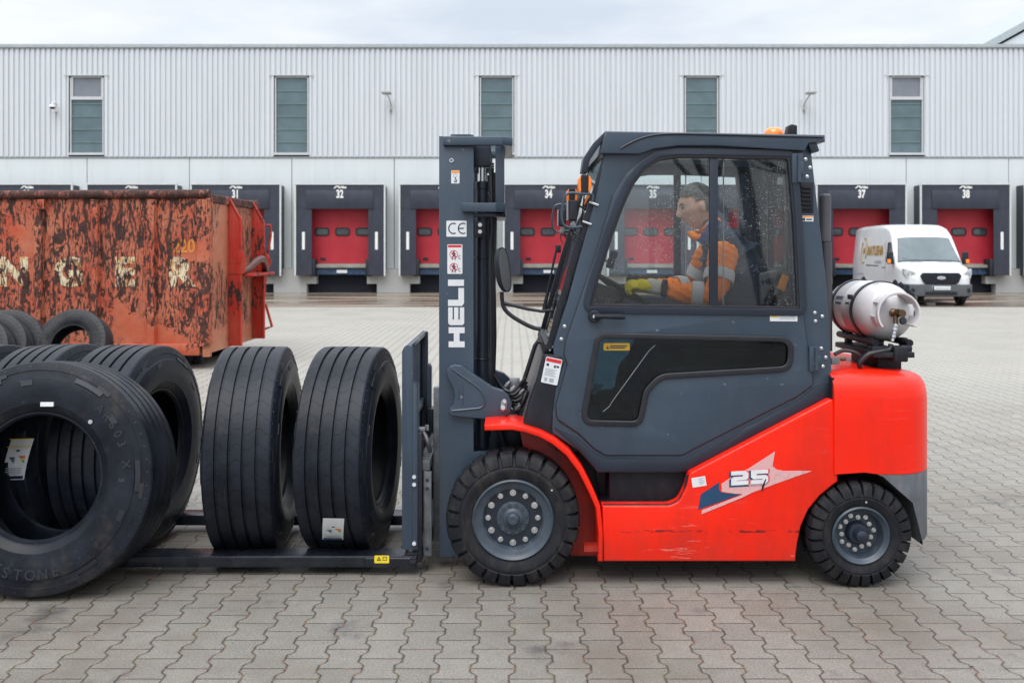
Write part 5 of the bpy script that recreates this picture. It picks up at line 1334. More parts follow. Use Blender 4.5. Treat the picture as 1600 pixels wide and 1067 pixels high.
# ---- cradle for the gas bottle
GX = 1.905; GZ = 1.285
bm = B()
for dx in (-.085, .085):
    tube(bm, [(GX+dx, 4.64, GZ-.150), (GX+dx, 5.16, GZ-.150)], .018, 10); bx(bm, GX+dx-.015, GX+dx+.015, 4.70, 4.74, GZ-.2, GZ-.13, .002); bx(bm, GX+dx-.015, GX+dx+.015, 5.0, 5.04, GZ-.2, GZ-.13, .002)
bx(bm, GX-.12, GX+.08, 4.60, 4.66, GZ-.20, GZ-.165, .005); bx(bm, GX-.13, GX+.075, 4.56, 5.1, GZ-.215, GZ-.188, .004); bx(bm, GX-.03, GX+.04, 4.55, 4.63, GZ-.235, GZ-.16, .008)
bx(bm, GX-.06, GX+.06, 4.68, 5.05, GZ-.30, GZ-.21, .004); bx(bm, GX-.09, GX+.09, 4.60, 5.1, GZ-.315, GZ-.295, .003)
tube(bm, [(GX+.03, 4.62, GZ-.175), (GX+.085, 4.64, GZ-.175)], .016, 10)
FK('bottle_cradle', bm, m_black)
bm = B(); bx(bm, W(1297, 0, 4.52).x, W(1310, 0, 4.52).x, 4.50, 4.54, W(0, 569, 4.52).z, W(0, 559, 4.52).z, .002); b2 = B(); cyl(b2, W(1310, 561, 4.52), W(1316, 560.5, 4.52), .008, n=10); cyl(b2, W(1314, 561, 4.52), W(1321, 560.5, 4.52), .010, n=10)
FK('gas_coupling', [(bm, m_galv), (b2, m_brass)])

# ---------------------------------------------------------------- gas bottle strapped on the counterweight
gb = thing('gas_bottle', 'white gas bottle strapped on its side above the red counterweight', 'gas bottle', (GX, 4.9, GZ))
G0 = Vector((GX, 0, GZ))
bm = B(); pr = [(0, 5.235), (.06, 5.232), (.11, 5.215), (.14, 5.185), (.150, 5.14), (.1505, 4.96), (.1515, 4.957), (.1515, 4.949), (.1505, 4.946), (.150, 4.78), (.143, 4.73), (.122, 4.685), (.085, 4.655), (.04, 4.645), (0, 4.643)]
lathe(bm, pr, G0, (0, 1, 0), 64); bmesh.ops.recalc_face_normals(bm, faces=bm.faces)
gbody = obj('bottle_body', bm, m_cyl, gb, ang=50)
# collar: two open arcs with hand slots
def collar(a0, a1, r0, yA, yB, th=.010, n=20):
    b_ = B(); rg = []
    for k in range(n+1):
        a = R(a0+(a1-a0)*k/n)
        rg.append([b_.verts.new((GX+r*math.cos(a), y, GZ+r*math.sin(a))) for r, y in ((r0, yA), (r0+.002, yB+.006), (r0+.006, yB), (r0+th+.004, yB), (r0+th+.006, yB+.006), (r0+th, yA))])
    for p, q in zip(rg, rg[1:]):
        for j in range(6): b_.faces.new([p[j], p[(j+1) % 6], q[(j+1) % 6], q[j]])
    b_.faces.new(rg[0][::-1]); b_.faces.new(rg[-1]); bmesh.ops.recalc_face_normals(b_, faces=b_.faces); return b_
bm = cat(collar(-38, 218, .093, 4.60, 4.565), collar(-38, -8, .093, 4.68, 4.60), collar(28, 72, .093, 4.68, 4.60), collar(108, 150, .093, 4.68, 4.60), collar(188, 218, .093, 4.68, 4.60))
obj('collar', bm, m_cyl, gb)
bm = B()
for y in (5.10, 4.80):
    lathe(bm, [(.1495, y-.014), (.1555, y-.017), (.1555, y+.017), (.1495, y+.018)], G0, (0, 1, 0), 64)
    bx(bm, GX-.165, GX-.148, y-.018, y+.018, GZ+.06, GZ+.085, .003); 
bx(bm, GX+.10, GX+.125, 4.76, 4.82, GZ+.08, GZ+.14, .004, 1, Matrix.Rotation(R(35), 4, 'Y')); tube(bm, [(GX+.09, 4.78, GZ+.145), (GX+.155, 4.77, GZ+.085), (GX+.168, 4.77, GZ+.03)], .011, 8); tube(bm, [(GX+.165, 4.78, GZ+.0), (GX+.165, 4.76, GZ-.06)], .008, 8)
obj('strap', bm, m_black, gb)
bm = B(); cyl(bm, (GX, 4.64, GZ), (GX, 4.60, GZ), .020, n=16); tube(bm, [(GX-.01, 4.60, GZ+.005), (GX+.0, 4.575, GZ+.008)], .017, 12); cyl(bm, (GX-.028, 4.60, GZ+.008), (GX+.018, 4.585, GZ+.004), .018, n=16); cyl(bm, (GX+.012, 4.585, GZ+.003), (GX+.014, 4.560, GZ+.003), .019, n=16); cyl(bm, (GX-.005, 4.595, GZ), (GX-.010, 4.585, GZ-.05), .012, n=12)
b2 = B()
for k in range(5): cyl(b2, (GX-.010-.004*k, 4.583, GZ-.05-k*.018), (GX-.013-.004*k, 4.581, GZ-.064-k*.018), .010+.002*(k % 2), n=10)
b3 = tube(B(), smooth([(GX-.035, 4.58, GZ-.15), (GX-.045, 4.575, GZ-.175), (GX-.09, 4.57, GZ-.185), (GX-.15, 4.57, GZ-.20), (GX-.19, 4.575, GZ-.24), (GX-.185, 4.58, GZ-.262)], 6), .013, 10)
b3 = cat(b3, tube(B(), smooth([(GX-.30, 4.62, GZ-.205), (GX-.25, 4.62, GZ-.185), (GX-.19, 4.60, GZ-.20), (GX-.17, 4.60, GZ-.24)], 5), .010, 8), lathe(B(), [(0, .0), (.018, .0), (.018, .012), (0, .014)], (GX+.018, 4.575, GZ-.035), (.3, -1, .2), 16), tube(B(), smooth([(GX+.0, 4.59, GZ-.02), (GX+.03, 4.58, GZ-.005), (GX+.028, 4.578, GZ-.025)], 4), .0022, 5))
obj('valve', [(bm, m_brass), (b2, m_chr), (b3, m_rub)], None, gb)
# printing on the bottle shell, wrapped
def wrap(bmt, a0, y0, r=.1508):
    for v in bmt.verts:
        a = R(a0)+v.co.y/r; v.co = Vector((GX+(r+v.co.z)*math.cos(a), y0+v.co.x, GZ+(r+v.co.z)*math.sin(a)))
    return bmt
def strokes(wd, hg, n, seed):
    """print too small to read: a row of uneven little strokes"""
    rr_ = random.Random(seed); b_ = B(); x = -wd/2
    while x < wd/2:
        q = rr_.uniform(.5, 1.0)*wd/n*.62; h_ = hg*rr_.uniform(.55, 1.0); bx(b_, x, x+q, -h_/2, h_/2, 0, .0008); x += q+wd/n*.38
    return b_
pt = cat(wrap(strokes(.11, .026, 9, 1), 157, 5.0), wrap(strokes(.09, .014, 12, 2), 168, 5.0), wrap(strokes(.05, .014, 7, 3), 166, 4.87))
def wrapy(bmt, a0, y0, r):
    for v in bmt.verts:
        a = R(a0)-v.co.x/r; v.co = Vector((GX+(r+v.co.z)*math.cos(a), y0-v.co.y, GZ+(r+v.co.z)*math.sin(a)))
    return bmt
pt = cat(pt, wrapy(strokes(.17, .010, 22, 4), 80, 4.745, .1475))
obj('bottle_print', pt, m_ink, gbody)
# ---------------------------------------------------------------- driver
def cloth(name, col, var=.18, vs=9, st=.5):
    b = NB(name); c = b.coord(); n = b.noise(c, vs, 5, .6, .5); k = b.mix(b.ramp(n, .3, .7), tuple(x*(1-var) for x in col), tuple(min(1, x*(1+var)) for x in col))
    f = b.noise(b.coord(scale=(1, 1, 2.6)), 16, 3, .5, 1.2)
    b.bsdf(k, .8, 0, b.bump(f, st, .012), 0, .25); return b.m
c_or = cloth('hi_vis_orange', (1.0, .22, .02)); c_navy = cloth('navy_cloth', (.030, .045, .075)); c_blue = cloth('blue_cloth', (.03, .05, .15)); c_trs = cloth('trouser_blue', (.08, .13, .28))
c_band = cloth('reflective_band', (.50, .47, .46), .05, 9, .1); c_skin = cloth('skin', (.66, .38, .28), .10, 12, .05); c_hair = cloth('grey_hair', (.12, .11, .105), .5, 60, .6)
c_gly = cloth('glove_yellow', (.62, .48, .02)); c_glc = cloth('glove_cuff', (.45, .42, .33)); c_dk = cloth('dark_cloth', (.012, .014, .02))
YP = 4.93
def p3(x, y, Y): return P(x, y, Y)
man = thing('person', 'driver in orange and navy work clothes and yellow gloves, seated in the forklift cab', 'person', (P(1165, 0, YP).x, YP, .70))
# continuous body: pelvis, spine, neck, head, legs, arms and palms
hc = p3(1090, 322, YP)
pts = [p3(1168, 500, YP), p3(1158, 450, YP), p3(1140, 405, YP), p3(1124, 372, YP), p3(1106, 350, YP), p3(1096, 335, YP)]
rads = [.13, .12, .125, .09, .056, .058]
edges = [(0, 1), (1, 2), (2, 3), (3, 4), (4, 5)]
def chain(start, ps, rs):
    a = start
    for q, r in zip(ps, rs):
        pts.append(q); rads.append(r); edges.append((a, len(pts)-1)); a = len(pts)-1
sn, en, wn = p3(1132, 386, 4.76), p3(1118, 462, 4.66), p3(1040, 456, 4.70)
sf, ef, wf = p3(1112, 388, 5.12), p3(1085, 450, 5.20), p3(1022, 448, 5.08)
chain(3, [sn, en, wn, p3(1022, 449, 4.72)], [.062, .045, .032, .030]); chain(3, [sf, ef, wf], [.062, .045, .032])
kn, kf = p3(1010, 532, 4.80), p3(1003, 532, 5.08)
chain(0, [p3(1150, 508, 4.83), kn, p3(985, 640, 4.80), p3(950, 655, 4.80)], [.09, .062, .045, .04]); chain(0, [p3(1150, 508, 5.03), kf, p3(980, 640, 5.06), p3(945, 655, 5.06)], [.09, .062, .045, .04])
body_ = skin(pts, edges, rads, 2)
# head sculpted from a sphere, then fused with the body
hd = B(); bmesh.ops.create_uvsphere(hd, u_segments=56, v_segments=44, radius=1)
def g(x, s): return math.exp(-(x/s)**2)
for v in hd.verts:
    x, y, z = v.co                      # x toward the face
    X = x*.098; Y_ = y*.076; Z = z*.120
    if Z < -.01: t = min(1, (-Z-.01)/.10); Y_ *= 1-.30*t; X = X*(1-.10*t)+(.012*t if x > 0 else .03*t)
    if x > 0:
        f = x
        X += f*(.030*g(Y_, .013)*g(Z+.022, .020) + .014*g(Y_, .012)*g(Z-.004, .022) + .006*g(Y_, .045)*g(Z-.034, .014) - .010*(g(Y_-.031, .014)+g(Y_+.031, .014))*g(Z-.012, .013) + .009*g(Y_, .024)*g(Z+.062, .008) + .007*g(Y_, .022)*g(Z+.078, .007) - .006*g(Y_, .03)*g(Z+.070, .004) + .014*g(Y_, .024)*g(Z+.108, .016) - .006*g(Y_, .03)*g(Z+.092, .007) - .010*g(Z-.105, .03))
        Y_ += (.005*f)*(1 if y > 0 else -1)*g(Z+.012, .02)*g(abs(Y_)-.05, .02)
    v.co = (X, Y_, Z)
for s in (-1, 1):                       # ears
    e = B(); bmesh.ops.create_uvsphere(e, u_segments=16, v_segments=10, radius=1)
    for v in e.verts: v.co = (v.co.x*.017-.008, v.co.y*.010+s*.078, v.co.z*.031-.008)
    hd = cat(hd, e)
MH = Matrix.Translation(hc) @ Matrix.Rotation(R(180), 4, 'Z') @ Matrix.Rotation(R(16), 4, 'Y')
hair = B(); bmesh.ops.create_uvsphere(hair, u_segments=56, v_segments=44, radius=1)
random.seed(5)
for v in hair.verts:
    x, y, z = v.co; X, Y_, Z = x*.104-.003, y*.082, z*.126
    if Z < -.01: t = min(1, (-Z-.01)/.10); Y_ *= 1-.30*t
    v.co = (X, Y_, Z)
dl = [v for v in hair.verts if (v.co.z < .052+.25*max(0, v.co.x-.03) and v.co.x > .028) or v.co.z < -.045 or (v.co.x > -.015 and v.co.z < .020 and v.co.x < .03) or v.co.x > .078 and v.co.z < .075]
bmesh.ops.delete(hair, geom=dl, context='VERTS')
for v in hair.verts: v.co += v.normal*random.uniform(-.0015, .002) if v.normal.length else Vector()
put(hd, MH); put(hair, MH)
bodym = remesh(cat(body_, hd), .0065)
obj('body', bodym, c_skin, man, ang=180)
obj('hair', hair, c_hair, man, ang=180)
bm = B(); b2 = B()
for s in (-1, 1):
    b_ = B(); bmesh.ops.create_uvsphere(b_, u_segments=12, v_segments=8, radius=.0095); put(b_, Matrix.Translation((.078, s*.031, .012))); bm = cat(bm, b_)
    b_ = B(); bmesh.ops.create_uvsphere(b_, u_segments=10, v_segments=6, radius=.0048); put(b_, Matrix.Translation((.0855, s*.031, .010))); b2 = cat(b2, b_)
    b_ = tube(B(), [(.086, s*.018, .030), (.091, s*.032, .035), (.080, s*.048, .029)], .0035, 6); b2 = cat(b2, b_)
put(bm, MH); put(b2, MH); obj('eye', [(bm, mat('eye_white', (.22, .20, .18), .3, 0, .05)), (b2, c_dk)], None, man)
# clothing: vest, sleeves with bands, trousers, boots
bm = skin([p3(1172, 500, YP), p3(1166, 470, YP), p3(1150, 430, YP), p3(1138, 400, YP), p3(1124, 378, YP), p3(1112, 360, YP), p3(1122, 385, 4.80), p3(1105, 388, 5.06), p3(1108, 412, 4.96), p3(1112, 440, 4.95)], [(0, 1), (1, 2), (2, 3), (3, 4), (4, 5), (4, 6), (4, 7), (3, 8), (2, 9)], [(.15, .17), (.15, .17), (.145, .175), (.13, .16), (.095, .11), .070, .075, .075, .10, .10], 2)
obj('vest', bm, c_navy, man, ang=180)
bm = tube(B(), smooth([p3(1080, 366, 4.86), p3(1092, 372, 4.84), p3(1108, 366, 4.85), p3(1118, 352, 4.88), p3(1120, 345, 4.95), p3(1112, 352, 5.02), p3(1090, 366, 5.0)], 4, True), .020, 8, True); obj('collar', bm, c_or, man, ang=180)
bm = tube(B(), smooth([p3(1094, 380, 4.84), p3(1108, 365, 4.83), p3(1118, 345, 4.85)], 4), .030, 10); obj('shirt_collar', bm, c_blue, man, ang=180)
def sleeve(S, E, Wr, name='sleeve'):
    m1 = S.lerp(E, .5); m2 = E.lerp(Wr, .5); ps = [S+(S-E)*.08, S.lerp(E, .18), m1, E+(E-m1)*.02, m2, Wr]
    rs = [.074, .082, .076, .066, .056, .044]
    bm = skin(ps, [(i, i+1) for i in range(5)], rs, 3)
    random.seed(11)
    for v in bm.verts: v.co += v.normal*(.006*math.sin(v.co.x*130+v.co.z*70)*math.sin(v.co.z*95-v.co.x*40))
    o = obj(name, bm, c_or, man, ang=180)
    def band(A, Bv, t, r, wd):
        d = (Bv-A).normalized(); c = A.lerp(Bv, t); return lathe(B(), [(r-.006, -wd/2-.002), (r, -wd/2), (r+.002, 0), (r, wd/2), (r-.006, wd/2+.002)], c, d, 28)
    bb = cat(band(S, E, .62, .0765, .055), band(E, Wr, .36, .0645, .055)); obj('reflective_band', bb, c_band, o, ang=60)
sleeve(sn, en, wn); sleeve(sf, ef, wf)
for a, k in ((0, 0), (1, 1)):
    Yh_ = 4.83 if a == 0 else 5.03; Yk_ = 4.80 if a == 0 else 5.07
    bm = skin([p3(1168, 502, Yh_), p3(1090, 520, Yh_), p3(1010, 532, Yk_), p3(995, 580, Yk_), p3(984, 634, Yk_)], [(0, 1), (1, 2), (2, 3), (3, 4)], [.12, .10, .082, .068, .062], 2); obj('trouser_leg', bm, c_trs, man, ang=180)
    bm = skin([p3(984, 632, Yk_), p3(982, 650, Yk_), p3(950, 658, Yk_), p3(935, 659, Yk_)], [(0, 1), (1, 2), (2, 3)], [.055, .055, .048, .035], 2); obj('boot', bm, c_dk, man, ang=180)
# gloves: palm, four unequal bent fingers and a thumb closing on the wheel rim
def glove(Wr, fwd, up, side, sc=1.0):
    """Wr wrist point, fwd towards the knuckles, up = back of the hand, side = thumb side"""
    f, u, s = Vector(fwd).normalized(), Vector(up).normalized(), Vector(side).normalized()
    q = lambda a, b_, c_: Wr+(f*a+u*b_+s*c_)*sc
    palm = skin([q(-.01, 0, 0), q(.03, .004, 0), q(.06, .006, .012), q(.085, .004, .022), q(.06, .006, -.014), q(.085, .002, -.024)], [(0, 1), (1, 2), (2, 3), (1, 4), (4, 5)], [.026*sc, .028*sc, .024*sc, .016*sc, .024*sc, .015*sc], 2)
    fing = B()
    for k, (c_, ln) in enumerate(((.028, .92), (.009, 1.0), (-.010, .95), (-.028, .78))):
        b0, b1, b2_, b3_ = q(.075, .004, c_*.9), q(.075+.038*ln, .002, c_), q(.075+.052*ln, -.026*ln, c_), q(.075+.036*ln, -.046*ln, c_)
        fing = cat(fing, skin([b0, b1, b2_, b3_], [(0, 1), (1, 2), (2, 3)], [.0115*sc, .0105*sc, .0098*sc, .0085*sc], 2))
    th = skin([q(.025, -.004, .022), q(.050, -.018, .046), q(.078, -.034, .046), q(.095, -.044, .034)], [(0, 1), (1, 2), (2, 3)], [.015*sc, .013*sc, .012*sc, .0095*sc], 2)
    cuff = skin([q(-.03, 0, 0), q(-.005, 0, 0), q(.022, .003, 0), q(.055, .008, 0)], [(0, 1), (1, 2), (2, 3)], [(.034*sc, .034*sc), (.033*sc, .036*sc), (.031*sc, .036*sc), (.024*sc, .032*sc)], 2)
    o = obj('glove', [(cat(palm, fing, th), c_gly), (cuff, c_glc)], None, man, ang=180)
    kb = lathe(B(), [(.036*sc, -.012), (.038*sc, 0), (.036*sc, .012)], q(-.032, 0, 0), f, 20); obj('glove_knit', kb, c_dk, o, ang=180)
glove(p3(1026, 449, 4.72), (-1, .25, .10), (.12, -.45, .9), (0, 1, .35), 1.22)
glove(p3(1015, 449, 5.06), (-1, -.2, .05), (.1, .45, .9), (0, -1, .4), 1.05)
# ---------------------------------------------------------------- parked delivery van (local frame: nose at y=0, facing -Y)
m_vw = mat('van_white', (.70, .72, .74), .22, 0, .03, 2, coat=.6)
m_vg = mat('van_grey_plastic', (.075, .082, .092), .55, 0, .15, 6)
m_vglass = mat('van_windscreen', (.10, .13, .14), .08, 0, .35, .9, spec=1.0)
m_vglass2 = mat('van_side_glass', (.03, .035, .045), .08, 0, .3, 1.2, spec=.8)
m_lens = mat('headlamp_lens', (.52, .55, .57), .12, .3, .2, 9, coat=.5)
vn = thing('delivery_van', 'white high-roof delivery van parked in front of the docks', 'van', (0, 0, 0))
def V(name, it, m=None, parent=None, **k): return obj(name, it, m, parent or vn, **k)
st = [(0.00, .66, .58, .84), (.05, .78, .36, .98), (.18, .89, .30, 1.08), (.45, .97, .30, 1.17), (.80, 1.0, .30, 1.245), (1.02, 1.0, .30, 1.30), (1.25, 1.0, .30, 1.58), (1.55, 1.0, .30, 1.97), (1.75, 1.0, .30, 2.20), (2.0, 1.0, .30, 2.37), (2.4, 1.0, .30, 2.46), (3.2, 1.0, .30, 2.50), (5.4, 1.0, .30, 2.50), (6.15, .995, .30, 2.47), (6.26, .97, .34, 2.42)]
def hwz(hw, z): return hw*(1-.020*max(0, z-.9)-.11*max(0, (z-1.25))/1.25*min(1, 1))
def sec(hw, zb, zt):
    r = min(.16, (zt-zb)*.25); pts = []
    top = hwz(hw, zt)
    pts += [(-hw+.03, zb), (-hw, zb+.06), (-hw, .62), (-hw, .95 if zt > 1.0 else (zb+zt)/2)]
    zc = zt-r
    pts += [(-hwz(hw, min(zc, 1.25)), min(zc, 1.25)), (-hwz(hw, zc), zc)]
    for k in range(1, 5):
        a = math.pi/2*k/4; pts.append((-hwz(hw, zc)+r*(1-math.cos(a))*1.25, zc+r*math.sin(a)*.92))
    pts += [(-.45*hw, zt-r*.02), (0, zt)]
    L_ = pts+[(-x, z) for x, z in pts[-2::-1]]
    return L_
bm = B(); rings = []
for y, hw, zb, zt in st: rings.append([bm.verts.new((x, y, z)) for x, z in sec(hw, zb, zt)])
for a, b_ in zip(rings, rings[1:]):
    for k in range(len(a)): bm.faces.new([a[k], a[(k+1) % len(a)], b_[(k+1) % len(a)], b_[k]])
bm.faces.new(rings[0]); bm.faces.new(rings[-1][::-1]); bmesh.ops.recalc_face_normals(bm, faces=bm.faces)
V('van_body', bm, m_vw, ang=40)
def topz(y):
    for (a, _, _, za), (b_, _, _, zb) in zip(st, st[1:]):
        if y <= b_: return za+(zb-za)*(y-a)/(b_-a)
def on_front(outl, off=.012, th=.01, n=1):
    """panel lying on the sloping front surface: outline in (x, y)"""
    b_ = B(); m = 14; ys = [outl[0]+(outl[1]-outl[0])*k/m for k in range(m+1)]
    rows = []
    for y in ys:
        t = (y-outl[0])/(outl[1]-outl[0]); w_ = outl[2]+(outl[3]-outl[2])*t
        rows.append([b_.verts.new((w_*q, y-off*.7, topz(y)+off-.0-.030*abs(q)**2.5)) for q in [-1+2*j/16 for j in range(17)]])
    for a, c_ in zip(rows, rows[1:]):
        for j in range(16): b_.faces.new([a[j], a[j+1], c_[j+1], c_[j]])
    return b_
V('windscreen', on_front((1.045, 1.60, .90, .74), .018), m_vglass)
V('windscreen_surround', on_front((1.0, 1.62, .93, .765), .008), m_vg)
bm = B(); pl_ = [(-.70, -.05), (.70, -.05), (.86, .03), (.97, .22), (1.01, .55), (.9, .56), (-.9, .56), (-1.01, .55), (-.97, .22), (-.86, .03)]; bm.free(); bm = put(fill2d([rpoly(pl_, .06)], .18, .03, 3), Matrix.Translation((0, 0, .46)))
V('bumper', bm, m_vg)
bm = B(); bx(bm, -.45, .45, -.062, -.045, .33, .43, .01)
for s in (-1, 1): cyl(bm, (s*.78, .02, .46), (s*.79, -.025, .46), .06, n=16)
V('bumper_intake', bm, m_black)
gr = [(-.50, .98), (.50, .98), (.58, .90), (.50, .70), (.42, .64), (-.42, .64), (-.50, .70), (-.58, .90)]
bm = plateXZ([rpoly([(x, z, .04) for x, z in gr])], -.055, .06, .01); b2 = B()
for k in range(4): bx(b2, -.50, .50, -.064, -.054, .70+k*.07, .722+k*.07, .003)
V('grille', [(bm, m_black), (b2, m_dark)])
bm = B(); o_ = [(.125*math.cos(2*math.pi*k/32), .83+.052*math.sin(2*math.pi*k/32)) for k in range(32)]; i_ = [(.115*math.cos(2*math.pi*k/32), .83+.043*math.sin(2*math.pi*k/32)) for k in range(32)]
V('badge', [(plateXZ([o_], -.078, -.062, .003), m_chr), (plateXZ([i_], -.081, -.077, 0), m_greyp), (txt_at('Ford', (0, -.082, .83), .07, .001), m_chr)])
for s in (-1, 1):
    o_ = [(s*.62, .80), (s*.66, .96), (s*.80, 1.05), (s*.955, 1.10), (s*.965, .94), (s*.90, .80)]
    bm = plateXZ([rpoly([(x, z, .02) for x, z in o_])], -.01, .30, .01); b2 = B(); cyl(b2, (s*.76, -.005, .90), (s*.76, -.018, .90), .055, n=20); cyl(b2, (s*.88, .0, .93), (s*.88, -.016, .93), .045, n=20)
    for v in bm.verts: v.co.y += max(0, abs(v.co.x)-.62)**1.6*1.1+.03
    for v in b2.verts: v.co.y += max(0, abs(v.co.x)-.62)**1.6*1.1+.03
    V('headlight', [(bm, m_lens), (b2, m_chr)])
bm = B(); bx(bm, -.26, .26, -.072, -.060, .475, .585, .004); b2 = B(); bx(b2, -.255, -.20, -.0745, -.0715, .48, .58)
b3 = put(strokes_(.38, .055, 9, 5), Matrix.Translation((.03, -.0725, .53)) @ RX)
V('number_plate', [(bm, m_white), (b2, m_bluep), (b3, m_greyp)])
for s in (-1, 1):
    # door glass, mirror, wheel, mouldings
    o_ = [(1.12, 1.30), (1.30, 1.42), (1.62, 1.86, ), (1.72, 1.90), (2.02, 1.90), (2.02, 1.28)]
    bm = B(); vs = []
    f_ = fill2d([rpoly([(y, z, .03) for y, z in [(q[0], q[1]) for q in o_]])], .004)
    for v in f_.verts: y, z, t = v.co.x, v.co.y, v.co.z; v.co = (s*(hwz(1.0, z)+.004+t), y, z)
    bmesh.ops.recalc_face_normals(f_, faces=f_.faces); V('side_window', f_, m_vglass2)
    bm = B(); bx(bm, min(s*1.02, s*1.19), max(s*1.02, s*1.19), 1.10, 1.24, 1.22, 1.60, .03, 3); bx(bm, min(s*.98, s*1.06), max(s*.98, s*1.06), 1.14, 1.22, 1.22, 1.29, .01); b2 = B(); bx(b2, min(s*1.10, s*1.205), max(s*1.10, s*1.205), 1.075, 1.12, 1.24, 1.37, .015)
    V('side_mirror', [(bm, m_black), (b2, m_amber)])
    for y in (.98, 4.65):
        b1 = B(); lathe(b1, [(.20, 0), (.21, .02), (.30, .02), (.335, .035), (.345, .06), (.345, .19), (.32, .21), (.20, .21)], (s*1.01, y, .345), (-s, 0, 0), 40); bmesh.ops.recalc_face_normals(b1, faces=b1.faces)
        b2 = B(); lathe(b2, [(.205, .01), (.19, .03), (.08, .04), (.06, .02), (0, .02)], (s*1.01, y, .345), (-s, 0, 0), 30)
        w_ = V('wheel', b2, m_galv); V('tyre', b1, m_rub, w_)
        a = B(); o2 = [(y+.40*math.cos(R(k*10)), .345+.40*math.sin(R(k*10))) for k in range(-2, 21)]
        f_ = fill2d([o2], .03)
        for v in f_.verts: yy, z, t = v.co.x, v.co.y, v.co.z; v.co = (s*(.985+t), yy, z)
        bmesh.ops.recalc_face_normals(f_, faces=f_.faces); V('wheel_arch', f_, m_black)
    bm = B(); xs = sorted((s*.99, s*1.012)); bx(bm, *xs, 1.45, 4.2, .40, .58, .008); bx(bm, *xs, 5.05, 5.8, .40, .58, .008); V('side_moulding', bm, m_vg)
    bm = B(); xs = sorted((s*.992, s*1.004)); bx(bm, *xs, 2.9, 4.4, 1.13, 1.16, .003); bx(bm, *xs, 2.1, 2.24, 1.08, 1.12, .003); bx(bm, *xs, 2.34, 2.46, 1.08, 1.12, .003); bx(bm, s*.998-.003, s*.998+.003, 2.06, 2.075, .45, 1.9); 
    V('door_rail', bm, m_vg)
# painted lettering on the side turned to the yard
def side_text(s, y, z, size, bold, sx=1):
    t = textbm(s, size, bold, .003, sx=sx)
    for v in t.verts: a, b_, c_ = v.co; v.co = (-(hwz(1.0, z+b_)+.006+c_), y-a*-1*-1, z+b_)
    return t
gold = mat('letter_gold', (.34, .20, .03), .5, 0, .1)
t = textbm('RATUSHA', .44, .012, .003, sx=.92)
for v in t.verts: a, b_, c_ = v.co; v.co = (-(hwz(1.0, 1.62+b_)+.012+c_), 3.35-a*1.05, 1.62+b_)
t2 = strokes_(.75, .11, 10, 6)
for v in t2.verts: a, b_, c_ = v.co; v.co = (-(hwz(1.0, 1.27+b_)+.012+c_), 2.9-a, 1.27+b_)
t4_ = strokes_(1.0, .09, 16, 9)
for v in t4_.verts: a, b_, c_ = v.co; v.co = (-(1.012+c_), 5.2-a, .84+b_)
t3_ = B()
for k in range(0, 36):
    a0, a1 = R(k*10), R(k*10+9)
    if 100 < k*10 < 140 or 280 < k*10 < 320: continue
    pa = [(-(hwz(1.0, 1.64+.42*math.sin(a))+.012), 4.75-.42*math.cos(a)*.8, 1.64+.42*math.sin(a)) for a in (a0, a1)]; tube(t3_, pa, .016, 5)
tri_ = textbm('M', .26, .012, .003)
for v in tri_.verts: a, b_, c_ = v.co; v.co = (-(hwz(1.0, 1.62+b_)+.012+c_), 4.75-a, 1.62+b_)
V('side_lettering', [(t, gold), (t2, m_greyp), (t3_, gold), (tri_, gold), (t4_, m_greyp)])
bm = B()
for x_ in (-.42, .42): bx(bm, x_-.19, x_+.19, .88, .90, topz(.89)+.004, topz(.89)+.016, .003)
V('bonnet_vent', bm, m_greyp)
bm = B()
for s in (-1, 1): tube(bm, [(s*.15-.1, 1.03, 1.335), (s*.15-.45*1, 1.06, 1.36), (s*.15-.62, 1.10, 1.41)], .010, 6)
V('windscreen_wiper', bm, m_rub)
vn.location = (12.63, 27.35, 0); vn.rotation_euler = (0, 0, R(-6.5))

# ---------------------------------------------------------------- small litter on the paving
m_leaf = mat('dry_leaf', (.50, .20, .03), .6, 0, .4, 40); m_leaf2 = mat('pale_leaf', (.40, .36, .32), .6, 0, .3, 40)
random.seed(21)
def leaf(px, py, sz, rot, m, lab, grp=None):
    Y = H*F/(py-HY); X = (px-800)*Y/F; b_ = B(); n = 10; L_ = []
    pts = [(-1, 0), (-.55, .34), (0, .42), (.5, .26), (1, 0), (.5, -.26), (0, -.38), (-.5, -.30)]
    c_ = b_.verts.new((0, 0, .004)); vs = [b_.verts.new((x*sz, y*sz*.8, .002+.25*sz*abs(x)**2)) for x, y in pts]
    for k in range(8): b_.faces.new([c_, vs[k], vs[(k+1) % 8]])
    bmesh.ops.solidify(b_, geom=b_.faces[:], thickness=.0008)
    o = obj('fallen_leaf', b_, m, None); o.location = (X, Y, .003); o.rotation_euler = (0, 0, R(rot)); tag(o, lab, 'leaf', grp); return o
leaf(1115, 985, .011, -50, m_leaf, 'small bright orange leaf scrap on the paving in front of the forklift')
leaf(235, 905, .016, 10, m_leaf, 'orange leaf on the paving right of the big front tyre', None)
leaf(1518, 1041, .017, 40, m_leaf2, 'pale leaf flake on the paving at the lower right corner', None)
leaf(985, 890, .014, 70, m_leaf2, 'pale crumpled leaf in the shade under the forklift body', None)

random.seed(31); bm = B()
for k in range(260):
    Y = random.uniform(3.4, 9.0); X = random.uniform(-.6, .6)*Y; r = random.uniform(.0015, .0042)
    q = bmesh.ops.create_icosphere(bm, subdivisions=1, radius=r)['verts']
    for v in q: v.co = Vector((v.co.x*random.uniform(.7, 1.5)+X, v.co.y*random.uniform(.7, 1.4)+Y, v.co.z*.6+r*.4))
tag(obj('loose_grit', bm, mat('grit', (.16, .14, .11), .8, 0, .5, 300)), None, kind='stuff')
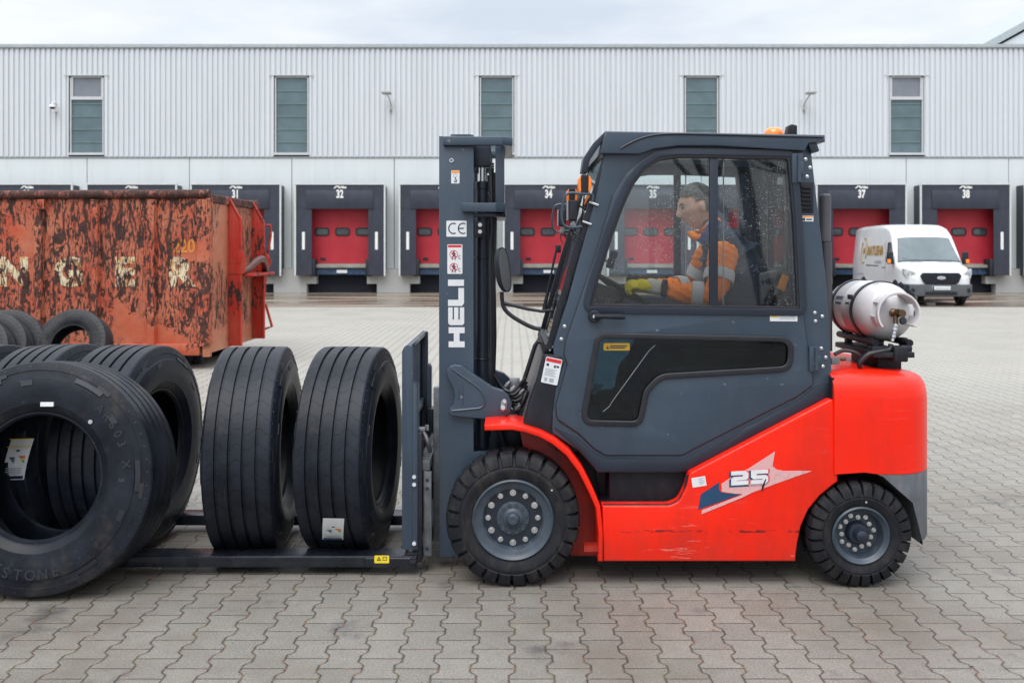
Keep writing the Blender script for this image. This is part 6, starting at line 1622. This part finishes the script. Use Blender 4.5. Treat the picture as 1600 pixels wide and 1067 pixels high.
# ---------------------------------------------------------------- bare trees behind the viewpoint (the panes mirror them)
m_bark = mat('dark_bark', (.045, .038, .032), .85, 0, .3, 12)
def bare_tree(seed, x, y, h, lab):
    random.seed(seed); t = thing('bare_tree', lab, 'tree', (x, y, 0))
    tr, cr = B(), B()
    def grow(bm, p, d, L_, r, lev):
        pts = [p]; n = 4
        for k in range(n):
            d = (d+Vector((random.uniform(-.18, .18), random.uniform(-.18, .18), random.uniform(-.02, .16)))).normalized(); pts.append(pts[-1]+d*L_/n)
        tube(bm, pts, [r*(1-.45*k/n) for k in range(n+1)], 5 if lev else 9)
        if lev >= 4: return
        for q in range(3 if lev < 3 else 3):
            a = random.uniform(0, 6.28); tilt = random.uniform(.35, .85); _, u, v = frame(d)
            nd = (d*math.cos(tilt)+(u*math.cos(a)+v*math.sin(a))*math.sin(tilt)).normalized()
            grow(cr, pts[random.choice((2, 3, 4))], nd, L_*random.uniform(.55, .78), r*.52, lev+1)
        grow(cr, pts[-1], d, L_*.72, r*.55, lev+1)
    grow(tr, Vector((x, y, 0)), Vector((0, 0, 1)), h*.36, h*.022, 0)
    obj('trunk', tr, m_bark, t); obj('crown', cr, m_bark, t)
bare_tree(4, 4.6, -7.5, 9, 'bare winter tree behind the viewpoint, mirrored in the cab door glass')
bare_tree(9, 7.6, -11.5, 11, 'taller bare winter tree further back, mirrored at the rear edge of the cab glass')
# ---------------------------------------------------------------- give every loose piece its own object
def explode(prefixes, gap=.003):
    for o in [q for q in bpy.data.objects if q.type == 'MESH' and q.name.split('.')[0] in prefixes]:
        bm = bmesh.new(); bm.from_mesh(o.data); seen = set(); isl = []
        for f in bm.faces:
            if f.index in seen: continue
            st_ = [f]; seen.add(f.index); cur = []
            while st_:
                g_ = st_.pop(); cur.append(g_)
                for e in g_.edges:
                    for h in e.link_faces:
                        if h.index not in seen: seen.add(h.index); st_.append(h)
            vs = [v.co for g_ in cur for v in g_.verts]
            isl.append([[g_.index for g_ in cur], [min(v[i] for v in vs)-gap for i in range(3)], [max(v[i] for v in vs)+gap for i in range(3)]])
        ch = True
        while ch:
            ch = False
            for i in range(len(isl)):
                for j in range(len(isl)-1, i, -1):
                    if all(isl[i][1][k] <= isl[j][2][k] and isl[j][1][k] <= isl[i][2][k] for k in range(3)):
                        isl[i] = [isl[i][0]+isl[j][0], [min(a, b_) for a, b_ in zip(isl[i][1], isl[j][1])], [max(a, b_) for a, b_ in zip(isl[i][2], isl[j][2])]]; del isl[j]; ch = True
        bm.free()
        if len(isl) < 2: continue
        base = o.data
        for n_, it in enumerate(isl):
            b2 = bmesh.new(); b2.from_mesh(base); b2.faces.ensure_lookup_table(); keep = set(it[0])
            bmesh.ops.delete(b2, geom=[f for f in b2.faces if f.index not in keep], context='FACES')
            me = base.copy(); b2.to_mesh(me); b2.free()
            if n_ == 0: first = me; continue
            c = o.copy(); c.data = me; COL.objects.link(c); c.parent = o.parent
        o.data = first
explode({'concrete_plinth', 'door_window', 'front_cowl', 'frame_bolt', 'hinge_stud', 'windscreen_frame', 'lower_bracket', 'hose_fitting', 'windscreen_wiper', 'bonnet_vent', 'bumper_intake', 'hydraulic_hose', 'tilt_cylinder', 'runner', 'side_moulding', 'bottom_rail', 'side_wall', 'top_rail', 'reflective_band', 'eye', 'chassis', 'axle', 'smooth_wall', 'ladder', 'wheel_well', 'mast_post', 'curtain'})
